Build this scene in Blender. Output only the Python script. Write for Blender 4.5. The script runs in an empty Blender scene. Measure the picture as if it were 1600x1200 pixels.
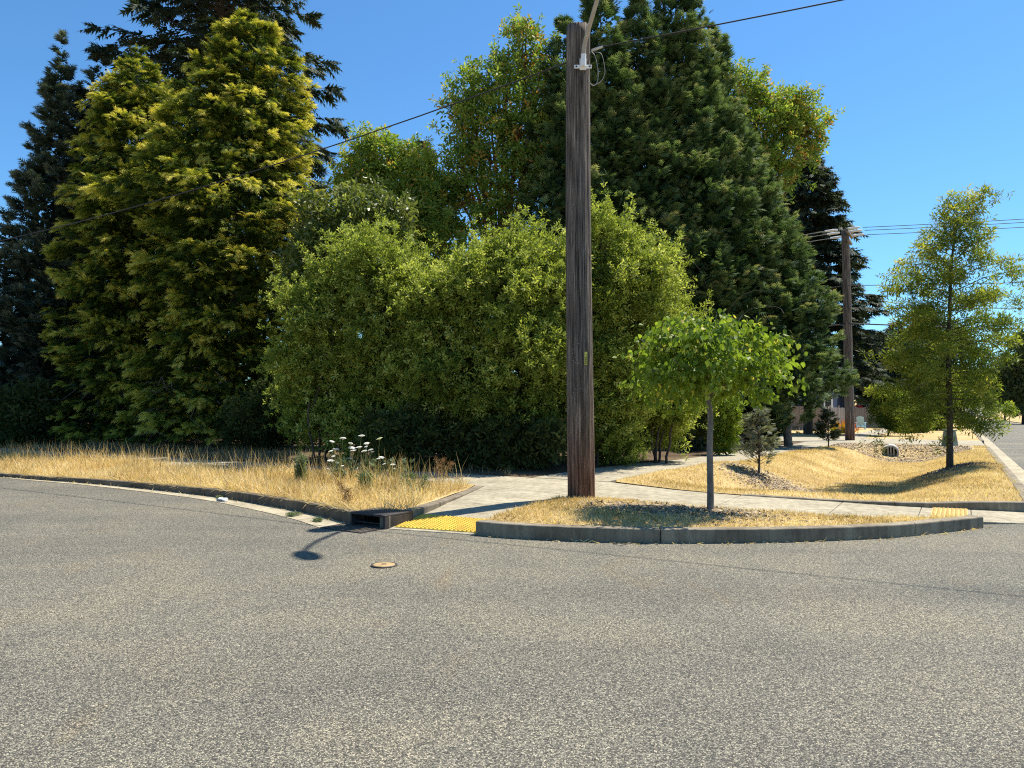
import bpy, bmesh, math, random
import numpy as np
from mathutils import Vector, Matrix
from mathutils.geometry import delaunay_2d_cdt

R = math.radians
random.seed(7)
scene = bpy.context.scene
COL = scene.collection

# ------------------------------------------------------------------ camera, sky, sun, exposure
F_PX, HORIZON, EYE = 1202.0, 630.0, 1.55
PITCH = math.atan((HORIZON - 600.0) / F_PX)
cam_d = bpy.data.cameras.new('camera')
cam_d.sensor_width = 36.0
cam_d.lens = 36.0 * F_PX / 1600.0
cam_d.clip_start, cam_d.clip_end = 0.1, 6000.0
cam = bpy.data.objects.new('camera', cam_d)
COL.objects.link(cam)
cam.location = (0, 0, EYE)
cam.rotation_euler = (math.pi / 2 + PITCH, 0, 0)
scene.camera = cam

SUN_DIR = Vector((0.46, 0.285, 1.0)).normalized()
SUN_EL = math.asin(SUN_DIR.z)
world = bpy.data.worlds.new('World')
scene.world = world
world.use_nodes = True
wnt = world.node_tree
sky = wnt.nodes.new('ShaderNodeTexSky')
sky.sky_type = 'NISHITA'
sky.sun_disc = False
sky.sun_elevation = SUN_EL
sky.sun_rotation = math.atan2(SUN_DIR.x, SUN_DIR.y)
sky.altitude = 100
sky.air_density = 1.0
sky.dust_density = 0.3
sky.ozone_density = 3.0
hs = wnt.nodes.new('ShaderNodeMix')
hs.data_type = 'RGBA'
hs.blend_type = 'MULTIPLY'
hs.inputs[0].default_value = 1.0
hs.inputs[7].default_value = (0.49, 0.82, 1.02, 1)
wnt.links.new(sky.outputs[0], hs.inputs[6])
wnt.links.new(hs.outputs[2], wnt.nodes['Background'].inputs[0])
wnt.nodes['Background'].inputs[1].default_value = 0.10

sun_d = bpy.data.lights.new('sun', 'SUN')
sun_d.energy = 4.9
sun_d.angle = R(0.53)
sun_d.color = (1.0, 0.935, 0.82)
sun = bpy.data.objects.new('sun', sun_d)
COL.objects.link(sun)
sun.rotation_euler = SUN_DIR.to_track_quat('Z', 'Y').to_euler()
sun.location = (20, 12, 40)

vs = scene.view_settings
vs.view_transform = 'Standard'
vs.look = 'None'
vs.gamma = 1.0
vs.use_curve_mapping = False
vs.exposure = 0.86
scene.cycles.max_bounces = 6
scene.cycles.transparent_max_bounces = 4
scene.cycles.use_denoising = False
scene.cycles.filter_width = 1.15
scene.cycles.use_adaptive_sampling = False
scene.cycles.sample_clamp_indirect = 4.0

# ------------------------------------------------------------------ street frame: a runs up the right-hand street, b to its right
U = np.array([0.504, 0.8637])
Wv = np.array([0.8637, -0.504])


def ab(x, y):
    return x * U[0] + y * U[1], x * Wv[0] + y * Wv[1]


def xy(a, b):
    return a * U[0] + b * Wv[0], a * U[1] + b * Wv[1]


_pa = np.array([-400., 16, 270, 290, 450, 520, 1500])
_pz = np.array([0., 0, -3.4, -3.3, 4.2, 5.0, 8.0])


def drop(a):
    return np.interp(a, _pa, _pz)


def ray(px, py):
    cx, cy = (px - 800) / F_PX, (600 - py) / F_PX
    c, s = math.cos(PITCH), math.sin(PITCH)
    return np.array([cx, c - s * cy, s + c * cy])


def G(px, py, z=0.0):
    """point where the line of sight through a photo pixel meets the ground z above street level"""
    d = ray(px, py)
    t = 8.0
    lo, hi = 1.0, 600.0
    f = lambda t: EYE + d[2] * t - (float(drop(ab(d[0] * t, d[1] * t)[0])) + z)
    for _ in range(60):
        m = (lo + hi) / 2
        if f(m) > 0:
            lo = m
        else:
            hi = m
    t = (lo + hi) / 2
    return d[0] * t, d[1] * t


def at(px, py, y):
    """point on a line of sight at forward distance y"""
    d = ray(px, py)
    t = y / d[1]
    return np.array([d[0] * t, y, EYE + d[2] * t])


def b_at(px, a_):
    """street coordinate b seen at photo column px on the line a = const"""
    t = (px - 800) / F_PX
    y = a_ / (U[1] + U[0] * t)
    return ab(t * y, y)[1], y


def bump(v, c, w):
    return np.exp(-((v - c) / w) ** 2)


def sstep(e0, e1, v):
    t = np.clip((v - e0) / (e1 - e0), 0, 1)
    return t * t * (3 - 2 * t)


OAK_XY = G(1484, 728, 0.1)
OAK_AB = ab(*OAK_XY)
GREY_XY = G(1185, 731, 0.13)
GREY_AB = ab(*GREY_XY)


def ground_h(a, b):
    """height of the planted ground above sea of the street level"""
    a = np.asarray(a, float)
    b = np.asarray(b, float)
    z = drop(a) + 0.13
    wr = -5.55 + .75 * sstep(13, 21, a) + .5 * sstep(24, 34, a)
    sw = sstep(12.6, 16.0, a) * (1 - sstep(31.8, 34.3, a)) * sstep(wr + .25, wr + 2.2, b) * (1 - sstep(-1.6, 0.5, b))
    z = z - 0.52 * sw
    z = z + 0.10 * np.exp(-((a - OAK_AB[0]) ** 2 + (b - OAK_AB[1]) ** 2) / 0.9 ** 2)
    z = z + 0.14 * np.exp(-((a - GREY_AB[0] + .3) ** 2 + (b - GREY_AB[1]) ** 2) / 1.2 ** 2)
    z = z + 0.012 * np.sin(a * 2.1 + b) * np.sin(b * 2.7 - a * .6) * sstep(9, 9.6, a)
    z = z - .075 * (1 - sstep(-14, -8.5, b)) * (1 - sstep(9.0, 11.0, a))
    lot = sstep(13.0, 15.0, a) * (1 - sstep(-8.6, -7.2, b))
    z = z + 0.12 * lot + 0.03 * lot * np.sin(a * 1.3) * np.sin(b * 1.7)
    return z


# ------------------------------------------------------------------ materials
def new_mat(name):
    m = bpy.data.materials.new(name)
    m.use_nodes = True
    nt = m.node_tree
    return m, nt, nt.nodes['Principled BSDF']


def ramp(nt, stops, interp='LINEAR'):
    r = nt.nodes.new('ShaderNodeValToRGB')
    e = r.color_ramp.elements
    r.color_ramp.interpolation = interp
    while len(e) < len(stops):
        e.new(0.5)
    for el, (p, c) in zip(e, stops):
        el.position = p
        el.color = (*c, 1)
    return r


def coords(nt, obj=False, scale=None):
    if obj:
        o = nt.nodes.new('ShaderNodeTexCoord').outputs['Object']
    else:
        o = nt.nodes.new('ShaderNodeNewGeometry').outputs['Position']
    if scale is not None:
        mp = nt.nodes.new('ShaderNodeMapping')
        mp.inputs['Scale'].default_value = scale
        nt.links.new(o, mp.inputs['Vector'])
        o = mp.outputs[0]
    return o


def noise(nt, vec, scale, detail=3, rough=0.55, dist=0.0):
    n = nt.nodes.new('ShaderNodeTexNoise')
    n.inputs['Scale'].default_value = scale
    n.inputs['Detail'].default_value = detail
    n.inputs['Roughness'].default_value = rough
    n.inputs['Distortion'].default_value = dist
    nt.links.new(vec, n.inputs['Vector'])
    return n.outputs['Fac']


def mixc(nt, fac, a, b, mode='MIX'):
    m = nt.nodes.new('ShaderNodeMix')
    m.data_type = 'RGBA'
    m.blend_type = mode
    for s, v in ((m.inputs[0], fac), (m.inputs[6], a), (m.inputs[7], b)):
        if hasattr(v, 'links') or isinstance(v, bpy.types.NodeSocket):
            nt.links.new(v, s)
        elif isinstance(v, (int, float)):
            s.default_value = v
        else:
            s.default_value = (*v, 1)
    return m.outputs[2]


def bumpn(nt, bsdf, h, strength, dist):
    b = nt.nodes.new('ShaderNodeBump')
    b.inputs['Strength'].default_value = strength
    b.inputs['Distance'].default_value = dist
    nt.links.new(h, b.inputs['Height'])
    nt.links.new(b.outputs[0], bsdf.inputs['Normal'])


def simple(name, c0, c1, scale=6, rough=0.7, bump_s=0.0, bump_d=0.01, metal=0.0, spec=0.4, obj=True, stretch=None, detail=4):
    m, nt, b = new_mat(name)
    v = coords(nt, obj, stretch)
    n = noise(nt, v, scale, detail)
    r = ramp(nt, [(0.3, c0), (0.7, c1)])
    nt.links.new(n, r.inputs[0])
    nt.links.new(r.outputs[0], b.inputs['Base Color'])
    b.inputs['Roughness'].default_value = rough
    b.inputs['Metallic'].default_value = metal
    b.inputs['Specular IOR Level'].default_value = spec
    if bump_s:
        bumpn(nt, b, n, bump_s, bump_d)
    return m


def leaf_mat(name, stops, transl=0.3, rough=0.5, spec=0.35):
    m, nt, b = new_mat(name)
    at_ = nt.nodes.new('ShaderNodeAttribute')
    at_.attribute_name = 'tint'
    r = ramp(nt, stops)
    nt.links.new(at_.outputs['Fac'], r.inputs[0])
    nt.links.new(r.outputs[0], b.inputs['Base Color'])
    b.inputs['Roughness'].default_value = rough
    b.inputs['Specular IOR Level'].default_value = spec
    t = nt.nodes.new('ShaderNodeBsdfTranslucent')
    tc = mixc(nt, 1.0, r.outputs[0], (1.45, 1.45, .75), 'MULTIPLY')
    g = nt.nodes.new('ShaderNodeBrightContrast')
    nt.links.new(tc, t.inputs['Color'])
    nt.nodes.remove(g)
    mx = nt.nodes.new('ShaderNodeMixShader')
    mx.inputs[0].default_value = transl
    nt.links.new(b.outputs[0], mx.inputs[1])
    nt.links.new(t.outputs[0], mx.inputs[2])
    nt.links.new(mx.outputs[0], nt.nodes['Material Output'].inputs[0])
    return m


def asphalt_mat():
    m, nt, b = new_mat('asphalt')
    p = coords(nt)
    vo = nt.nodes.new('ShaderNodeTexVoronoi')
    vo.inputs['Scale'].default_value = 165
    nt.links.new(p, vo.inputs['Vector'])
    sep = nt.nodes.new('ShaderNodeSeparateColor')
    nt.links.new(vo.outputs['Color'], sep.inputs[0])
    stone = ramp(nt, [(0.0, (.032, .032, .032)), (0.35, (.082, .080, .076)), (0.65, (.15, .147, .136)), (0.88, (.28, .27, .245)), (1.0, (.42, .39, .31))])
    nt.links.new(sep.outputs[0], stone.inputs[0])
    dk = ramp(nt, [(0.0, (1, 1, 1)), (0.55, (.75, .75, .75)), (0.8, (.25, .25, .25))])
    mult = nt.nodes.new('ShaderNodeMath')
    mult.operation = 'MULTIPLY'
    mult.inputs[1].default_value = 1.0
    nt.links.new(vo.outputs['Distance'], mult.inputs[0])
    nt.links.new(mult.outputs[0], dk.inputs[0])
    c = mixc(nt, 0.8, stone.outputs[0], dk.outputs[0], 'MULTIPLY')
    fine = noise(nt, p, 45, 3)
    fr = ramp(nt, [(0.3, (.72, .72, .72)), (0.7, (1.3, 1.3, 1.28))])
    nt.links.new(fine, fr.inputs[0])
    c = mixc(nt, 1.0, c, fr.outputs[0], 'MULTIPLY')
    big = noise(nt, p, 0.55, 5, 0.6, 0.4)
    br = ramp(nt, [(0.3, (.80, .82, .83)), (0.5, (1.0, .99, .97)), (0.7, (1.17, 1.12, 1.03))])
    nt.links.new(big, br.inputs[0])
    c = mixc(nt, 1.0, c, br.outputs[0], 'MULTIPLY')
    st = noise(nt, coords(nt, False, (1.3, .5, 1)), 0.9, 4, .6, 1.0)
    sr = ramp(nt, [(0.60, (1, 1, 1)), (0.72, (1.06, .97, .88))])
    nt.links.new(st, sr.inputs[0])
    c = mixc(nt, 1.0, c, sr.outputs[0], 'MULTIPLY')
    rot = nt.nodes.new('ShaderNodeMapping')
    rot.inputs['Rotation'].default_value = (0, 0, math.atan2(.496, -.868))
    rot.inputs['Scale'].default_value = (.05, .55, 1)
    nt.links.new(p, rot.inputs['Vector'])
    ln = noise(nt, rot.outputs[0], 1.6, 3, .5, .3)
    lr = ramp(nt, [(0.35, (.88, .88, .89)), (0.5, (1, 1, 1)), (0.65, (1.09, 1.08, 1.05))])
    nt.links.new(ln, lr.inputs[0])
    c = mixc(nt, 1.0, c, lr.outputs[0], 'MULTIPLY')
    gain = nt.nodes.new('ShaderNodeMix')
    c = mixc(nt, 1.0, c, (1.34, 1.29, 1.13), 'MULTIPLY')
    nt.nodes.remove(gain)
    nt.links.new(c, b.inputs['Base Color'])
    b.inputs['Roughness'].default_value = 0.85
    b.inputs['Specular IOR Level'].default_value = 0.3
    inv = nt.nodes.new('ShaderNodeMath')
    inv.operation = 'SUBTRACT'
    inv.inputs[0].default_value = 1.0
    nt.links.new(vo.outputs['Distance'], inv.inputs[1])
    bumpn(nt, b, inv.outputs[0], 0.7, 0.006)
    return m


def concrete_mat(name, c0, c1, obj=False):
    m, nt, b = new_mat(name)
    p = coords(nt, obj)
    n1 = noise(nt, p, 1.4, 6, .65)
    n2 = noise(nt, p, 140, 2)
    r = ramp(nt, [(0.3, c0), (0.68, c1)])
    nt.links.new(n1, r.inputs[0])
    s = ramp(nt, [(0.3, (.75, .75, .74)), (0.7, (1.15, 1.14, 1.12))])
    nt.links.new(n2, s.inputs[0])
    c = mixc(nt, 1.0, r.outputs[0], s.outputs[0], 'MULTIPLY')
    st = noise(nt, p, 5, 5, .7)
    sr = ramp(nt, [(0.56, (1, 1, 1)), (0.75, (.62, .59, .53))])
    nt.links.new(st, sr.inputs[0])
    c = mixc(nt, 1.0, c, sr.outputs[0], 'MULTIPLY')
    vs_ = noise(nt, coords(nt, obj, (1, 1, .12)), 9, 4, .7)
    vr = ramp(nt, [(0.42, (1.12, 1.1, 1.06)), (0.6, (.72, .69, .64))])
    nt.links.new(vs_, vr.inputs[0])
    c = mixc(nt, .8, c, vr.outputs[0], 'MULTIPLY')
    nt.links.new(c, b.inputs['Base Color'])
    b.inputs['Roughness'].default_value = 0.9
    bumpn(nt, b, n2, 0.35, 0.004)
    return m


def soil_mat(name, stops, scale=18, big=.6):
    m, nt, b = new_mat(name)
    p = coords(nt)
    n1 = noise(nt, p, scale, 5, .7)
    n2 = noise(nt, p, big, 4, .6)
    ad = nt.nodes.new('ShaderNodeMath')
    ad.operation = 'MULTIPLY_ADD'
    ad.inputs[1].default_value = 0.6
    nt.links.new(n2, ad.inputs[0])
    ml = nt.nodes.new('ShaderNodeMath')
    ml.operation = 'MULTIPLY'
    ml.inputs[1].default_value = 0.42
    nt.links.new(n1, ml.inputs[0])
    nt.links.new(ml.outputs[0], ad.inputs[2])
    r = ramp(nt, stops)
    nt.links.new(ad.outputs[0], r.inputs[0])
    nt.links.new(r.outputs[0], b.inputs['Base Color'])
    b.inputs['Roughness'].default_value = 0.95
    b.inputs['Specular IOR Level'].default_value = 0.1
    bumpn(nt, b, n1, 0.8, 0.03)
    return m


def wood_pole_mat(name, base_z):
    m, nt, b = new_mat(name)
    v = coords(nt, True, (1, 1, 0.03))
    n = noise(nt, v, 42, 5, .75)
    n2 = noise(nt, coords(nt, True, (1, 1, .25)), 7, 4)
    r = ramp(nt, [(0.34, (.018, .014, .011)), (0.44, (.09, .074, .060)), (0.56, (.20, .168, .14)), (0.70, (.40, .35, .30))])
    nt.links.new(n, r.inputs[0])
    r2 = ramp(nt, [(0.35, (.75, .72, .72)), (0.65, (1.1, 1.05, 1.0))])
    nt.links.new(n2, r2.inputs[0])
    c = mixc(nt, 1.0, r.outputs[0], r2.outputs[0], 'MULTIPLY')
    sp = nt.nodes.new('ShaderNodeSeparateXYZ')
    nt.links.new(coords(nt, True), sp.inputs[0])
    zr = nt.nodes.new('ShaderNodeMapRange')
    zr.inputs['From Min'].default_value = 0.35
    zr.inputs['From Max'].default_value = 1.5
    nt.links.new(sp.outputs['Z'], zr.inputs['Value'])
    low = mixc(nt, 1.0, c, (1.0, .68, .55), 'MULTIPLY')
    c = mixc(nt, zr.outputs[0], low, c)
    nt.links.new(c, b.inputs['Base Color'])
    b.inputs['Roughness'].default_value = 0.85
    b.inputs['Specular IOR Level'].default_value = 0.2
    bumpn(nt, b, n, 1.0, 0.02)
    return m


M = {}
M['asphalt'] = asphalt_mat()
M['concrete'] = concrete_mat('concrete', (.27, .24, .17), (.41, .37, .275))
M['gutter'] = concrete_mat('gutter_concrete', (.28, .245, .17), (.46, .41, .295))
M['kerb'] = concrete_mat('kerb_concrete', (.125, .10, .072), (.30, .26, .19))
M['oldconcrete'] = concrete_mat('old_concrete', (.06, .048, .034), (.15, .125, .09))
M['grassground'] = soil_mat('dry_grass_ground', [(0.30, (.22, .145, .06)), (0.45, (.40, .285, .125)), (0.58, (.52, .385, .185)), (0.72, (.6, .47, .25))], 26)
M['litter'] = soil_mat('needle_litter', [(0.3, (.045, .03, .018)), (0.5, (.10, .07, .042)), (0.7, (.20, .15, .09))], 20)
M['mulch'] = soil_mat('bark_mulch', [(0.3, (.10, .07, .045)), (0.5, (.22, .16, .11)), (0.7, (.36, .29, .2))], 40, 2)
M['wood_pole'] = wood_pole_mat('weathered_pole_wood', 0)
M['galv'] = simple('galvanised_steel', (.42, .43, .44), (.62, .63, .64), 14, .5, metal=.5)
M['tanmetal'] = simple('weathered_arm_metal', (.34, .28, .21), (.45, .38, .29), 9, .6, metal=.15)
M['wire'] = simple('wire_black', (.012, .012, .013), (.03, .03, .03), 8, .6)
M['wiregrey'] = simple('wire_grey', (.18, .18, .17), (.3, .3, .29), 8, .6)
M['yellowtag'] = simple('yellow_tag', (.62, .58, .10), (.70, .66, .16), 30, .5)
M['black'] = simple('black_paint_and_shade', (.012, .012, .012), (.02, .02, .02), 10, .6)  # tag digits, and the painted dark inside drain and culvert
M['iron'] = simple('cast_iron', (.022, .02, .018), (.06, .05, .045), 18, .7, .4, .004)
M['rustiron'] = simple('sunbleached_iron', (.27, .18, .08), (.44, .31, .15), 24, .7, .4, .003)
M['tactile'] = simple('tactile_yellow', (.50, .33, .04), (.70, .48, .06), 7, .6)
M['tactile2'] = simple('worn_tactile_yellow', (.46, .30, .09), (.62, .42, .12), 10, .7)
M['bark'] = simple('bark', (.035, .025, .02), (.10, .075, .058), 14, .9, .6, .03, stretch=(1, 1, .3))
M['barkgrey'] = simple('smooth_grey_bark', (.10, .085, .07), (.24, .21, .18), 16, .85, .5, .008, stretch=(1, 1, .4))
M['barkred'] = simple('reddish_bark', (.12, .045, .022), (.24, .10, .05), 10, .7, .3, .01)
M['twig'] = simple('dead_twig', (.10, .08, .065), (.19, .155, .13), 12, .9)
M['fencewood'] = simple('grey_fence_wood', (.16, .13, .115), (.30, .26, .235), 6, .9, .3, .006, stretch=(6, 6, .4))
M['bluesiding'] = simple('blue_siding', (.012, .028, .075), (.018, .036, .09), 3, .7)
M['greysiding'] = simple('grey_siding', (.36, .36, .36), (.44, .44, .43), 3, .7)
M['roof'] = simple('roof_shingle', (.06, .055, .05), (.12, .11, .10), 20, .9)
M['whitepaint'] = simple('white_paint', (.74, .74, .72), (.82, .82, .8), 5, .5)
M['carwhite'] = simple('car_white', (.72, .73, .74), (.8, .8, .8), 2, .25, spec=.6)
M['glass'] = simple('dark_glass', (.02, .025, .03), (.04, .045, .05), 3, .1, spec=.7)
M['rubber'] = simple('rubber', (.015, .015, .015), (.03, .03, .03), 12, .85)
M['redplastic'] = simple('red_plastic', (.5, .03, .02), (.6, .05, .03), 5, .45)
M['chairblue'] = simple('pale_blue_paint', (.34, .58, .68), (.42, .66, .75), 5, .5)
M['boxgreen'] = simple('utility_green', (.06, .12, .085), (.09, .16, .12), 5, .5)
M['boxlight'] = simple('pedestal_green', (.17, .21, .16), (.24, .28, .21), 5, .55)
M['ceramicgrey'] = simple('pipe_concrete', (.32, .31, .29), (.45, .44, .41), 9, .9)
M['print'] = simple('packet_print', (.05, .05, .06), (.12, .12, .14), 40, .5)
M['petal'] = simple('white_umbel', (.66, .66, .58), (.8, .8, .74), 30, .8)
M['umbelgreen'] = simple('green_umbel', (.42, .46, .22), (.52, .56, .3), 30, .8)
M['stemgreen'] = simple('dry_green_stem', (.12, .15, .05), (.22, .22, .09), 14, .8)

# foliage colours run along 'tint': inner growth and painted shade low, fresh tips and painted light high
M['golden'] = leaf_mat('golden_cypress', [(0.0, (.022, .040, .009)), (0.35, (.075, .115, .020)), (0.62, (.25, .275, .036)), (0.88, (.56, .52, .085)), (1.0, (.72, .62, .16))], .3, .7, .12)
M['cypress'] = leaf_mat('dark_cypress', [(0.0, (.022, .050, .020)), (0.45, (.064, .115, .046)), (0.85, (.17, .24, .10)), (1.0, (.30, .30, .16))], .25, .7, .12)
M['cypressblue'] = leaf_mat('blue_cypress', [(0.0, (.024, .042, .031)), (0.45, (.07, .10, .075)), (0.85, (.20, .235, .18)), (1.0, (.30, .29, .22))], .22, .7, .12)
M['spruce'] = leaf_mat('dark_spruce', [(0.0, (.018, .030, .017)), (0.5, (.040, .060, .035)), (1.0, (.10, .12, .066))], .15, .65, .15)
M['hedge'] = leaf_mat('hedge_leaf', [(0.0, (.045, .070, .012)), (0.5, (.185, .235, .038)), (0.85, (.39, .44, .095)), (1.0, (.52, .54, .19))], .4, .6, .18)
M['madrone'] = leaf_mat('madrone_leaf', [(0.0, (.055, .095, .018)), (0.5, (.155, .235, .038)), (0.84, (.31, .38, .075)), (0.90, (.42, .34, .08)), (1.0, (.56, .27, .07))], .42, .5, .25)
M['droopleaf'] = leaf_mat('droopy_leaf', [(0.0, (.04, .062, .014)), (0.6, (.12, .155, .035)), (1.0, (.28, .30, .10))], .35, .4, .35)
M['linden'] = leaf_mat('young_tree_leaf', [(0.0, (.075, .13, .016)), (0.5, (.17, .25, .030)), (0.88, (.32, .37, .06)), (1.0, (.56, .46, .10))], .48, .5, .25)
M['oak'] = leaf_mat('oak_leaf', [(0.0, (.050, .090, .016)), (0.5, (.13, .18, .027)), (0.9, (.31, .33, .055)), (1.0, (.44, .38, .08))], .46, .55, .2)
M['greyconifer'] = leaf_mat('grey_conifer', [(0.0, (.08, .095, .065)), (0.6, (.21, .23, .16)), (1.0, (.36, .37, .27))], .25, .7, .15)
M['farleaf'] = leaf_mat('far_leaf', [(0.0, (.030, .050, .022)), (0.5, (.070, .10, .040)), (1.0, (.15, .17, .065))], .3, .65, .15)
M['understory_shade'] = leaf_mat('shade_darkened_leaf', [(0.0, (.025, .036, .011)), (0.5, (.055, .075, .022)), (1.0, (.12, .14, .045))], .15, .7, .1)  # leaf colour darkened to stand in for deep shade under the trees
M['straw'] = leaf_mat('straw', [(0.0, (.20, .17, .06)), (0.25, (.44, .31, .14)), (0.7, (.66, .51, .275)), (1.0, (.76, .64, .40))], .3, .8, .1)
M['weedgreen'] = leaf_mat('weed_leaf', [(0.0, (.06, .10, .045)), (0.6, (.13, .18, .085)), (1.0, (.24, .29, .16))], .3, .55, .3)
M['twigweed'] = leaf_mat('dead_weed', [(0.0, (.12, .06, .03)), (0.6, (.26, .15, .075)), (1.0, (.42, .28, .15))], .2, .8, .1)
M['redflower'] = leaf_mat('red_flower', [(0.0, (.06, .10, .03)), (0.35, (.10, .14, .04)), (0.45, (.5, .02, .04)), (1.0, (.65, .03, .08))], .3, .5, .3)
M['orangeblade'] = leaf_mat('orange_blades', [(0.0, (.14, .22, .03)), (0.4, (.5, .4, .05)), (0.6, (.62, .28, .03)), (1.0, (.55, .09, .03))], .3, .5, .3)
M['chips'] = leaf_mat('wood_chips', [(0.0, (.10, .07, .05)), (0.5, (.26, .20, .14)), (1.0, (.48, .41, .30))], .0, .9, .1)


# ------------------------------------------------------------------ object helpers
def tag(o, label=None, cat=None, group=None, kind=None):
    if label:
        o['label'] = label
    if cat:
        o['category'] = cat
    if group:
        o['group'] = group
    if kind:
        o['kind'] = kind
    return o


def empty(name, loc=(0, 0, 0), rz=0.0):
    o = bpy.data.objects.new(name, None)
    o.empty_display_size = 0.2
    COL.objects.link(o)
    o.location = loc
    o.rotation_euler = (0, 0, rz)
    return o


def link(name, mesh, mat=None, parent=None, loc=None):
    o = bpy.data.objects.new(name, mesh)
    if mat is not None and not mesh.materials:
        mesh.materials.append(mat)
    COL.objects.link(o)
    if parent is not None:
        o.parent = parent
    if loc is not None:
        o.location = loc
    return o


def tri_mesh(name, V, T, tint=None, smooth=False):
    V = np.ascontiguousarray(V, dtype=np.float32)
    T = np.ascontiguousarray(T, dtype=np.int32)
    me = bpy.data.meshes.new(name)
    me.vertices.add(len(V))
    me.vertices.foreach_set('co', V.ravel())
    me.loops.add(T.size)
    me.loops.foreach_set('vertex_index', T.ravel())
    me.polygons.add(len(T))
    me.polygons.foreach_set('loop_start', np.arange(0, T.size, 3, dtype=np.int32))
    me.polygons.foreach_set('loop_total', np.full(len(T), 3, np.int32))
    if smooth:
        me.polygons.foreach_set('use_smooth', np.ones(len(T), bool))
    if tint is not None:
        a = me.attributes.new('tint', 'FLOAT', 'POINT')
        a.data.foreach_set('value', np.ascontiguousarray(tint, dtype=np.float32))
    me.update(calc_edges=True)
    return me


class MB:
    """collects simple shapes into one mesh"""

    def __init__(self):
        self.v, self.f, self.sm = [], [], []

    def add(self, V, Fs, smooth=False):
        o = len(self.v)
        self.v += [tuple(p) for p in V]
        self.f += [tuple(i + o for i in f) for f in Fs]
        self.sm += [smooth] * len(Fs)
        return self

    def box(self, c, s, rz=0.0, mat=None):
        hx, hy, hz = s[0] / 2, s[1] / 2, s[2] / 2
        P = [Vector((x * hx, y * hy, z * hz)) for z in (-1, 1) for (x, y) in ((-1, -1), (1, -1), (1, 1), (-1, 1))]
        m = Matrix.Rotation(rz, 4, 'Z') if mat is None else mat
        P = [m @ p + Vector(c) for p in P]
        return self.add(P, [(3, 2, 1, 0), (4, 5, 6, 7), (0, 1, 5, 4), (1, 2, 6, 5), (2, 3, 7, 6), (3, 0, 4, 7)])

    def prism(self, poly, z0, z1):
        """poly: list of (x,y) or (x,y,ztop)"""
        n = len(poly)
        A = [(p[0], p[1], z0 if len(p) < 4 else p[3]) for p in poly]
        B = [(p[0], p[1], p[2] if len(p) > 2 else z1) for p in poly]
        fs = [tuple(range(n - 1, -1, -1)), tuple(range(n, 2 * n))]
        fs += [(i, (i + 1) % n, n + (i + 1) % n, n + i) for i in range(n)]
        return self.add(A + B, fs)

    def tube(self, pts, rad, n=8, caps=True):
        pts = [Vector(p) for p in pts]
        if not hasattr(rad, '__len__'):
            rad = [rad] * len(pts)
        V, Fs = [], []
        ref = None
        for i, p in enumerate(pts):
            d = (pts[min(i + 1, len(pts) - 1)] - pts[max(i - 1, 0)]).normalized()
            if ref is None:
                ref = d.orthogonal().normalized()
            x = (ref - d * ref.dot(d)).normalized()
            ref = x
            y = d.cross(x)
            for k in range(n):
                t = 2 * math.pi * k / n
                V.append(p + (x * math.cos(t) + y * math.sin(t)) * rad[i])
        for i in range(len(pts) - 1):
            for k in range(n):
                k2 = (k + 1) % n
                Fs.append((i * n + k, i * n + k2, (i + 1) * n + k2, (i + 1) * n + k))
        self.add(V, Fs, True)
        if caps:
            L = (len(pts) - 1) * n
            self.add(V[:n], [tuple(range(n - 1, -1, -1))])
            self.add(V[L:], [tuple(range(n))])
        return self

    def lathe(self, prof, n=20, c=(0, 0, 0)):
        V = [(c[0] + r * math.cos(2 * math.pi * k / n), c[1] + r * math.sin(2 * math.pi * k / n), c[2] + z) for r, z in prof for k in range(n)]
        Fs = [(i * n + k, i * n + (k + 1) % n, (i + 1) * n + (k + 1) % n, (i + 1) * n + k) for i in range(len(prof) - 1) for k in range(n)]
        self.add(V, Fs, True)
        self.add(V[:n], [tuple(range(n - 1, -1, -1))])
        self.add(V[-n:], [tuple(range(n))])
        return self

    def mesh(self, name):
        me = bpy.data.meshes.new(name)
        me.from_pydata(self.v, [], self.f)
        me.polygons.foreach_set('use_smooth', self.sm)
        me.update()
        return me

    def build(self, name, mat, parent=None, bevel=0.0, loc=None):
        o = link(name, self.mesh(name), mat, parent, loc)
        if bevel:
            bv = o.modifiers.new('bevel', 'BEVEL')
            bv.width = bevel
            bv.segments = 2
            bv.limit_method = 'ANGLE'
            bv.angle_limit = R(40)
        return o


def copy_tree(o, parent=None):
    c = o.copy()
    COL.objects.link(c)
    c.parent = parent
    for ch in list(o.children):
        copy_tree(ch, c)
    return c


def in_poly(P, poly):
    poly = np.asarray(poly)
    x, y = P[:, 0], P[:, 1]
    r = np.zeros(len(P), bool)
    j = len(poly) - 1
    for i in range(len(poly)):
        xi, yi = poly[i]
        xj, yj = poly[j]
        c = ((yi > y) != (yj > y)) & (x < (xj - xi) * (y - yi) / (yj - yi + 1e-12) + xi)
        r ^= c
        j = i
    return r


def dens(poly, step):
    out = []
    n = len(poly)
    for i in range(n):
        p, q = np.array(poly[i], float), np.array(poly[(i + 1) % n], float)
        k = max(1, int(np.linalg.norm(q - p) / step))
        for j in range(k):
            out.append(p + (q - p) * j / k)
    return np.array(out)


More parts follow.
